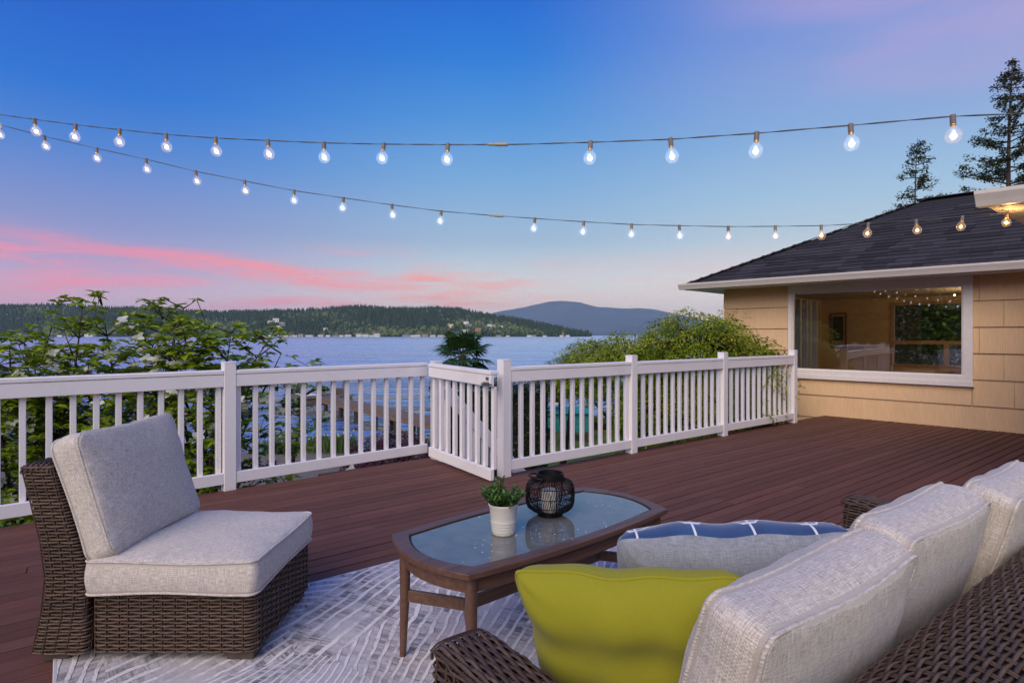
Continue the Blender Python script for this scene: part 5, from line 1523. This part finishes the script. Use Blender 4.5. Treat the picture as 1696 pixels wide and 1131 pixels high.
# windmill palm beyond the gate
def palm(name, x, y, zt, R_, label, seed, nf=26):
    r_ = random.Random(seed); gz_ = ground_z(x, y); root = empty(name, (x, y, gz_), label, 'palm')
    m = MB(); m.tube([(x, y, gz_), (x+.04, y, (gz_+zt)/2), (x, y, zt-.25)], [.11,.10,.085], 10); build(m, 'trunk', mat('palm_fibre', (.07,.045,.025), .95, var=.5, bump=1, bscale=30), root, smooth=True)
    pm = tinted('palm_leaf', [(0, (.018,.048,.018)), (.6, (.050,.110,.034)), (1, (.12,.19,.055))], .35, .12)
    c = Vector((x, y, zt-.25))
    for i in range(nf):
        a = i*2.399 + r_.uniform(-.2,.2); el = rad(r_.uniform(-38, 72)); d = Vector((math.cos(a)*math.cos(el), math.sin(a)*math.cos(el), math.sin(el)))
        L = R_*r_.uniform(.42,.58); hub = c + d*L - Z*.04; m = MB(); m.tube([c, c+d*L*.5+Z*.02, hub], [.010,.007,.006], 5, tint=.5)
        sd = d.cross(Z).normalized(); up_ = sd.cross(d).normalized()
        nseg = 20; bt = r_.uniform(.1,.7)
        for q in range(nseg):
            th = rad(-118 + 236*q/(nseg-1)); dd = (d*math.cos(th) + sd*math.sin(th)).normalized(); LL = R_*.60*(1-.12*abs(math.sin(th)))*r_.uniform(.92,1.05)
            s2 = dd.cross(up_).normalized(); b0 = hub; w_ = .020*R_/.5
            mid = b0 + dd*LL*.55 + up_*.02; tipp = b0 + dd*LL - Z*LL*r_.uniform(.10,.28)
            m.add([b0, mid-s2*w_+up_*.008, mid, mid+s2*w_+up_*.008, tipp], [(0,2,1),(0,3,2),(1,2,4),(2,3,4)], min(1, max(0, bt+r_.gauss(0,.08))))
        build(m, 'frond', pm, root)
palm('windmill_palm', -1.02, 11.9, 1.04, .70, 'windmill palm with fan fronds standing beyond the gate by the lake', 4)
palm('windmill_palm', 7.55, 15.4, .95, .9, 'second windmill palm glimpsed through the left end of the picture window', 6, 20)

# irises at the water's edge
def irises():
    r_ = random.Random(8); lm = tinted('iris_leaf', [(0, (.02,.05,.012)), (1, (.09,.16,.03))], .5, .3); ym = mat('iris_petal', (.55,.50,.05), .6)
    for k_, (x, y, wd, lab) in enumerate(((-8.25, 20.6, .55, 'clump of tall green iris leaves at the left of the beach edge'), (-7.0, 20.9, .38, 'middle clump of iris leaves with yellow flowers at the beach edge'), (-6.15, 20.8, .42, 'right clump of iris leaves with yellow flowers at the beach edge'))):
        gz_ = ground_z(x, y); root = empty('iris_clump', (x, y, gz_), lab, 'plant', 'iris clumps along the beach'); m = MB()
        for i in range(230):
            p = Vector((x+r_.gauss(0, wd*.55), y+r_.gauss(0,.3), gz_)); d = Vector((r_.uniform(-.22,.22), r_.uniform(-.2,.2), 1)); L = r_.uniform(.35,.68); s_ = Vector((.02,0,0))
            m.add([p-s_, p+s_, p+d*L*.6+s_*.8, p+d*L, p+d*L*.6-s_*.8], [(0,1,2,3,4)], r_.uniform(.1,1))
        build(m, 'leaves', lm, root, kind='stuff')
        m = MB()
        for i in range(9):
            p = Vector((x+r_.gauss(0, wd*.5), y+r_.gauss(0,.3), gz_+r_.uniform(.5,.68)))
            for q in range(3): a = q*2.09; m.add([p, p+Vector((math.cos(a)*.07, math.sin(a)*.07, .02)), p+Vector((math.cos(a+.9)*.06, math.sin(a+.9)*.06, .05))], [(0,1,2)])
        build(m, 'flower', ym, root)
irises()

# dock
def dock():
    dwood = mat('weathered_dock', (.16,.115,.085), .85, var=.35, bscale=8); pil = mat('dock_pile', (.035,.028,.024), .9)
    root = empty('wooden_dock', (-5, 24, -3.0), 'long low wooden dock running out into the lake, with a wider end', 'dock')
    a = Vector((-1.4, 21.2, -2.25)); b = Vector((-10.2, 32.1, -2.25)); d = (b-a).normalized(); L = (b-a).length; s_ = Vector((-d.y, d.x, 0))
    k_ = int(L/.16); me = MB(); me.bevbox((0,0,0), (.150, 1.05, .05), b=.006); pm = me.mesh('plank'); pm.materials.append(dwood)
    for i in range(k_): inst('plank', pm, M3(d, s_, Z, a+d*(i+.5)*.16), root)
    m = MB()
    for o_ in (-.50, .50): m.bar(a+s_*o_-Z*.13, b+s_*o_-Z*.13, .07, .20)
    build(m, 'stringer', dwood, root)
    for i in range(7):
        p = a + d*(1.2+i*2.0)
        for o_ in (-.42, .42): m = MB(); m.tube([p+s_*o_+Z*-.05, p+s_*o_-Z*2.2], .11, 8); build(m, 'pile', pil, root)
    m = MB(); c = b + d*1.2 - s_*.2; m.bevbox(c+Vector((0,0,.0)), (2.2, 2.7, .07), (d, s_, Z), b=.01); m.bevbox(c-Z*.25, (2.1, 2.6, .34), (d, s_, Z), b=.01); build(m, 'end_platform', dwood, root)
    m = MB(); m.bevbox(c+s_*.4+Z*.35-d*.4, (.5,.18,.7), (d, s_, Z), b=.01); m.bevbox(c+s_*-.9+Z*.2, (.5,.5,.35), (d, s_, Z), b=.02); build(m, 'bench', dwood, root)
    m = MB(); m.bevbox(c+s_*1.2+Z*.10, (1.2,1.3,.12), (d, s_, Z), b=.05); build(m, 'white_float', mat('float_white', (.65,.66,.68), .5), root)
    galv = mat('galvanised_pipe', (.16,.17,.18), .4, metallic=.6)
    for px, Y_, lab in ((527, 33, 'leftmost'), (552, 31.5, 'second from left'), (568, 31, 'third from left'), (594, 30, 'rightmost')):
        x = (px-848)/961*Y_; e_ = empty('mooring_pole', (x, Y_, -3.6), '%s of the thin grey mooring poles rising beside the dock' % lab, 'pole', 'thin mooring poles by the dock')
        m = MB(); m.tube([(x, Y_, -4.2), (x, Y_, -.9)], .035, 8); build(m, 'pipe', galv, e_); m = MB(); m.tube([(x, Y_, -.9), (x, Y_, -.86)], .05, 8); build(m, 'cap', galv, e_)
dock()
# teal canopy shed and dark post on the lawn
tealm = mat('teal_paint', (.015,.22,.23), .6, var=.2, bscale=6)
sh = empty('teal_shed', (1.35, 15.6, -1.65), 'low teal storage shed with a white topped box on the lawn behind the right railing', 'shed')
m = MB(); m.bevbox((1.55, 15.6, -1.10), (.95, .6, .52), b=.01); build(m, 'body', tealm, sh)
m = MB(); m.add([(1.0,15.2,-.86),(2.1,15.2,-.86),(2.1,16,-.80),(1.0,16,-.80),(1.0,15.6,-.72),(2.1,15.6,-.72)], [(0,1,5,4),(2,3,4,5),(0,4,3),(1,2,5),(3,2,1,0)]); build(m, 'roof', tealm, sh)
m = MB(); m.bevbox((.98, 15.3, -.98), (.22,.3,.5), b=.01); build(m, 'side_box', tealm, sh)
m = MB(); m.bevbox((1.12, 15.3, -.60), (.30,.3,.05), b=.01); m.bevbox((1.12, 15.3, -.42), (.24,.2,.04), b=.01); build(m, 'white_lid', white, sh)
m = MB(); m.bevbox((1.12, 15.35, -.51), (.2,.15,.12), b=.01); build(m, 'dark_box', black_metal, sh)
for x in (1.15, 1.98): m = MB(); m.bevbox((x, 15.35, -1.5), (.05,.05,.34), b=.004); build(m, 'leg', mat('brown_leg', (.10,.04,.03), .7), sh)
fp = empty('wire_fence', (1.35, 13.4, -1.65), 'thin black wire garden fence with a dark post on the lawn', 'fence')
for x in (-.3, 1.27, 2.9, 4.5): m = MB(); m.tube([(x, 13.3, -1.7), (x, 13.3, -.75)], .022, 8); build(m, 'post', black_metal, fp)
m = MB()
for i in range(7): z = -1.62+i*.13; m.tube([(-.3,13.3,z),(4.5,13.3,z)], .003, 3)
for i in range(60): x = -.3+i*.08; m.tube([(x,13.3,-1.65),(x,13.3,-.80)], .0025, 3)
build(m, 'wire_mesh', black_metal, fp, kind='stuff')

# tall conifers behind the roof
def conifer(name, x, y, top, zvis, wbase, label, seed, lean=0, dens=1., fine=.16, group=None, mt=None, trunk_r=.22, step=.34, fullness=1.):
    r_ = random.Random(seed); gz_ = -1.65; root = empty(name, (x, y, gz_), label, 'tree', group)
    H = top-gz_; m = MB(); pts = [(x + lean*t + .1*math.sin(t*6), y, gz_+H*t) for t in np.linspace(0, 1, 10)]
    m.tube(pts, [trunk_r*(1-t*.93) for t in np.linspace(0, 1, 10)], 8); build(m, 'trunk', barkm, root, smooth=True)
    lf = MB(); br = MB(); z = zvis
    while z < top-.15:
        t = (z-gz_)/H; wd = wbase*((top-z)/(top-zvis))**.72
        for k_ in range(r_.randint(2, 4) if dens <= 1 else r_.randint(4, 6)):
            a = r_.uniform(0, 6.283); L = wd*r_.uniform(.45, 1.1); p0 = Vector((x+lean*t, y, z)); d = Vector((math.cos(a), math.sin(a), r_.uniform(-.05,.35)))
            q = [p0, p0+d*L*.5-Z*.05*L, p0+d*L*.85-Z*.03*L, p0+d*L+Z*.12*L]; br.tube(q, [.035*(L/2+.2), .022, .012, .005], 4)
            ncl = max(3, int(L*5*dens*fullness))
            for c_ in range(ncl):
                s_ = r_.uniform(.18, 1)**.8; base_ = q[0].lerp(q[3], s_) + Z*(-.05*L); cr_ = .16+.10*r_.random()
                tone = r_.gauss(.4,.2)
                for l_ in range(int(24*dens)):
                    p = base_ + rv(r_)*cr_*r_.random()**.5 + Vector((0,0,-.10*r_.random())); leaf_mass(lf, [p], fine, r_, tone-.1, tone+.1)
        z += step*r_.uniform(.6,1.3)
    build(lf, 'foliage', mt or cg, root, kind='stuff'); build(br, 'branches', barkm, root, kind='stuff')
cg = tinted('conifer_needles', [(0, (.020,.030,.014)), (.6, (.060,.078,.032)), (1, (.12,.13,.055))], .7, .1)
conifer('cedar_tree', 23.7, 28., 14.6, 7.4, 2.75, 'tall ragged cedar rising above the roof at the right edge', 41, lean=.5, dens=.9, fine=.12, fullness=1.35, step=.28)
conifer('cedar_tree', 19.4, 28., 10.7, 7.0, 1.55, 'smaller sparse cedar above the middle of the roof', 43, lean=.2, dens=.8, fine=.12, trunk_r=.12, step=.30, fullness=1.0)

# garden seen through the house's back window
sp = tinted('spruce_needles', [(0, (.012,.026,.012)), (.6, (.035,.065,.022)), (1, (.07,.115,.035))], .6, .1)
def fat_tree(name, c, R_, zb, zt, label, seed, mt, cone=True, size=.17, n_=9500):
    r_ = random.Random(seed); root = empty(name, (c.x, c.y, -1.65), label, 'tree'); m = MB()
    m.tube([(c.x, c.y, -1.7), (c.x, c.y, zt*.8)], [.16,.04], 8); build(m, 'trunk', barkm, root)
    m = MB()
    for i in range(n_):
        t = r_.random()**(1.3 if cone else .8); a = r_.uniform(0, 6.283); rr_ = R_*((1-t)**.8+.04 if cone else math.sin(math.pi*min(.97, .12+.86*t))**.6)*r_.uniform(.35,1.0)*(1+.15*math.sin(t*40+a*2))
        p = Vector((c.x+rr_*math.cos(a), c.y+rr_*math.sin(a), zb+(zt-zb)*t)); leaf_mass(m, [p], size, r_, .1, .9)
    build(m, 'foliage', mt, root, kind='stuff')
fat_tree('spruce_tree', Vector((13.1, 19.2, 0)), 1.5, -1.2, 4.2, 'conical dark spruce seen through the window at the back of the room', 51, sp)
fat_tree('garden_tree', Vector((14.2, 18.0, 0)), 1.5, -1.2, 4.5, 'broad bright green garden tree at the right in the back window', 53, tinted('garden_leaf', [(0, (.04,.07,.01)), (1, (.18,.28,.03))], .5, .2), cone=False)
fat_tree('garden_tree', Vector((18.5, 23.0, 0)), 2.6, -1.2, 6.5, 'tall dark tree behind the bright garden tree in the back window', 54, sp, cone=False, size=.45, n_=9000)
fat_tree('spruce_tree', Vector((16.3, 26.0, 0)), .9, -1.2, 2.4, 'small distant spruce left of the conical one in the back window', 55, sp, n_=3000)
flm = tinted('flower_head', [(0, (.40,.36,.42)), (1, (.85,.76,.88))], .7, .2)
r_ = random.Random(61); m = MB(); m2 = MB(); fb = empty('flower_hedge', (10.6, 14.3, -1.65), 'hedge of pale lilac flower heads below the back window', 'shrub')
for i in range(420):
    p = Vector((r_.uniform(8.6, 12.6), r_.uniform(13.8, 14.8), 0)); p.z = r_.uniform(-.6, .78)
    if r_.random() < .65:
        for q in range(12): leaf_mass(m, [p+rv(r_)*.09], .05, r_, 0, 1)
    for q in range(10): leaf_mass(m2, [p+rv(r_)*.2], .08, r_, .1, .8)
build(m, 'flower_heads', flm, fb, kind='stuff'); build(m2, 'foliage', sp, fb, kind='stuff')

# trees added left behind the camera, out of view, to darken the window reflection
r_ = random.Random(90); m = MB(); m2 = MB()
for i in range(46):
    a = rad(150 + 105*i/45 + r_.uniform(-2,2)); Rr = r_.uniform(24, 34); cx_, cy_ = Rr*math.cos(a), Rr*math.sin(a)
    if cy_ > 12: continue
    hh_ = r_.uniform(4, 8); w_ = hh_*.28; m2.tube([(cx_,cy_,-1.7),(cx_,cy_,hh_*.8)], [.25,.06], 6)
    for q in range(800):
        t = r_.random(); aa = r_.uniform(0,6.283); rr_ = w_*math.sin(math.pi*min(.97,.1+.87*t))**.6*r_.uniform(.6,1)
        p = Vector((cx_+rr_*math.cos(aa), cy_+rr_*math.sin(aa), -1+(hh_+1)*t)); leaf_mass(m, [p], .95, r_, .1, .9)
wd_ = build(m, 'added_woods', sp, None, kind='stuff', label='dark trees added out of view to darken the window reflection')
build(m2, 'trunks', barkm, wd_, kind='stuff')

# evening haze over the lake
m = MB(); m.box((0, 6150, 245), (25500, 12700, 630))
hz = build(m, 'haze', [], None, org=(0, 6150, 0), kind='stuff', label='thin blue evening haze over the lake')
hm = bpy.data.materials.new('haze'); hm.use_nodes = True; t = NT(hm.node_tree); t.n.clear()
pv = t.node('ShaderNodeVolumePrincipled'); pv.inputs['Color'].default_value = (.62,.86,1,1); pv.inputs['Density'].default_value = 8.5e-5; pv.inputs['Anisotropy'].default_value = .1
t.l.new(pv.outputs[0], t.node('ShaderNodeOutputMaterial').inputs['Volume']); hz.data.materials.append(hm)
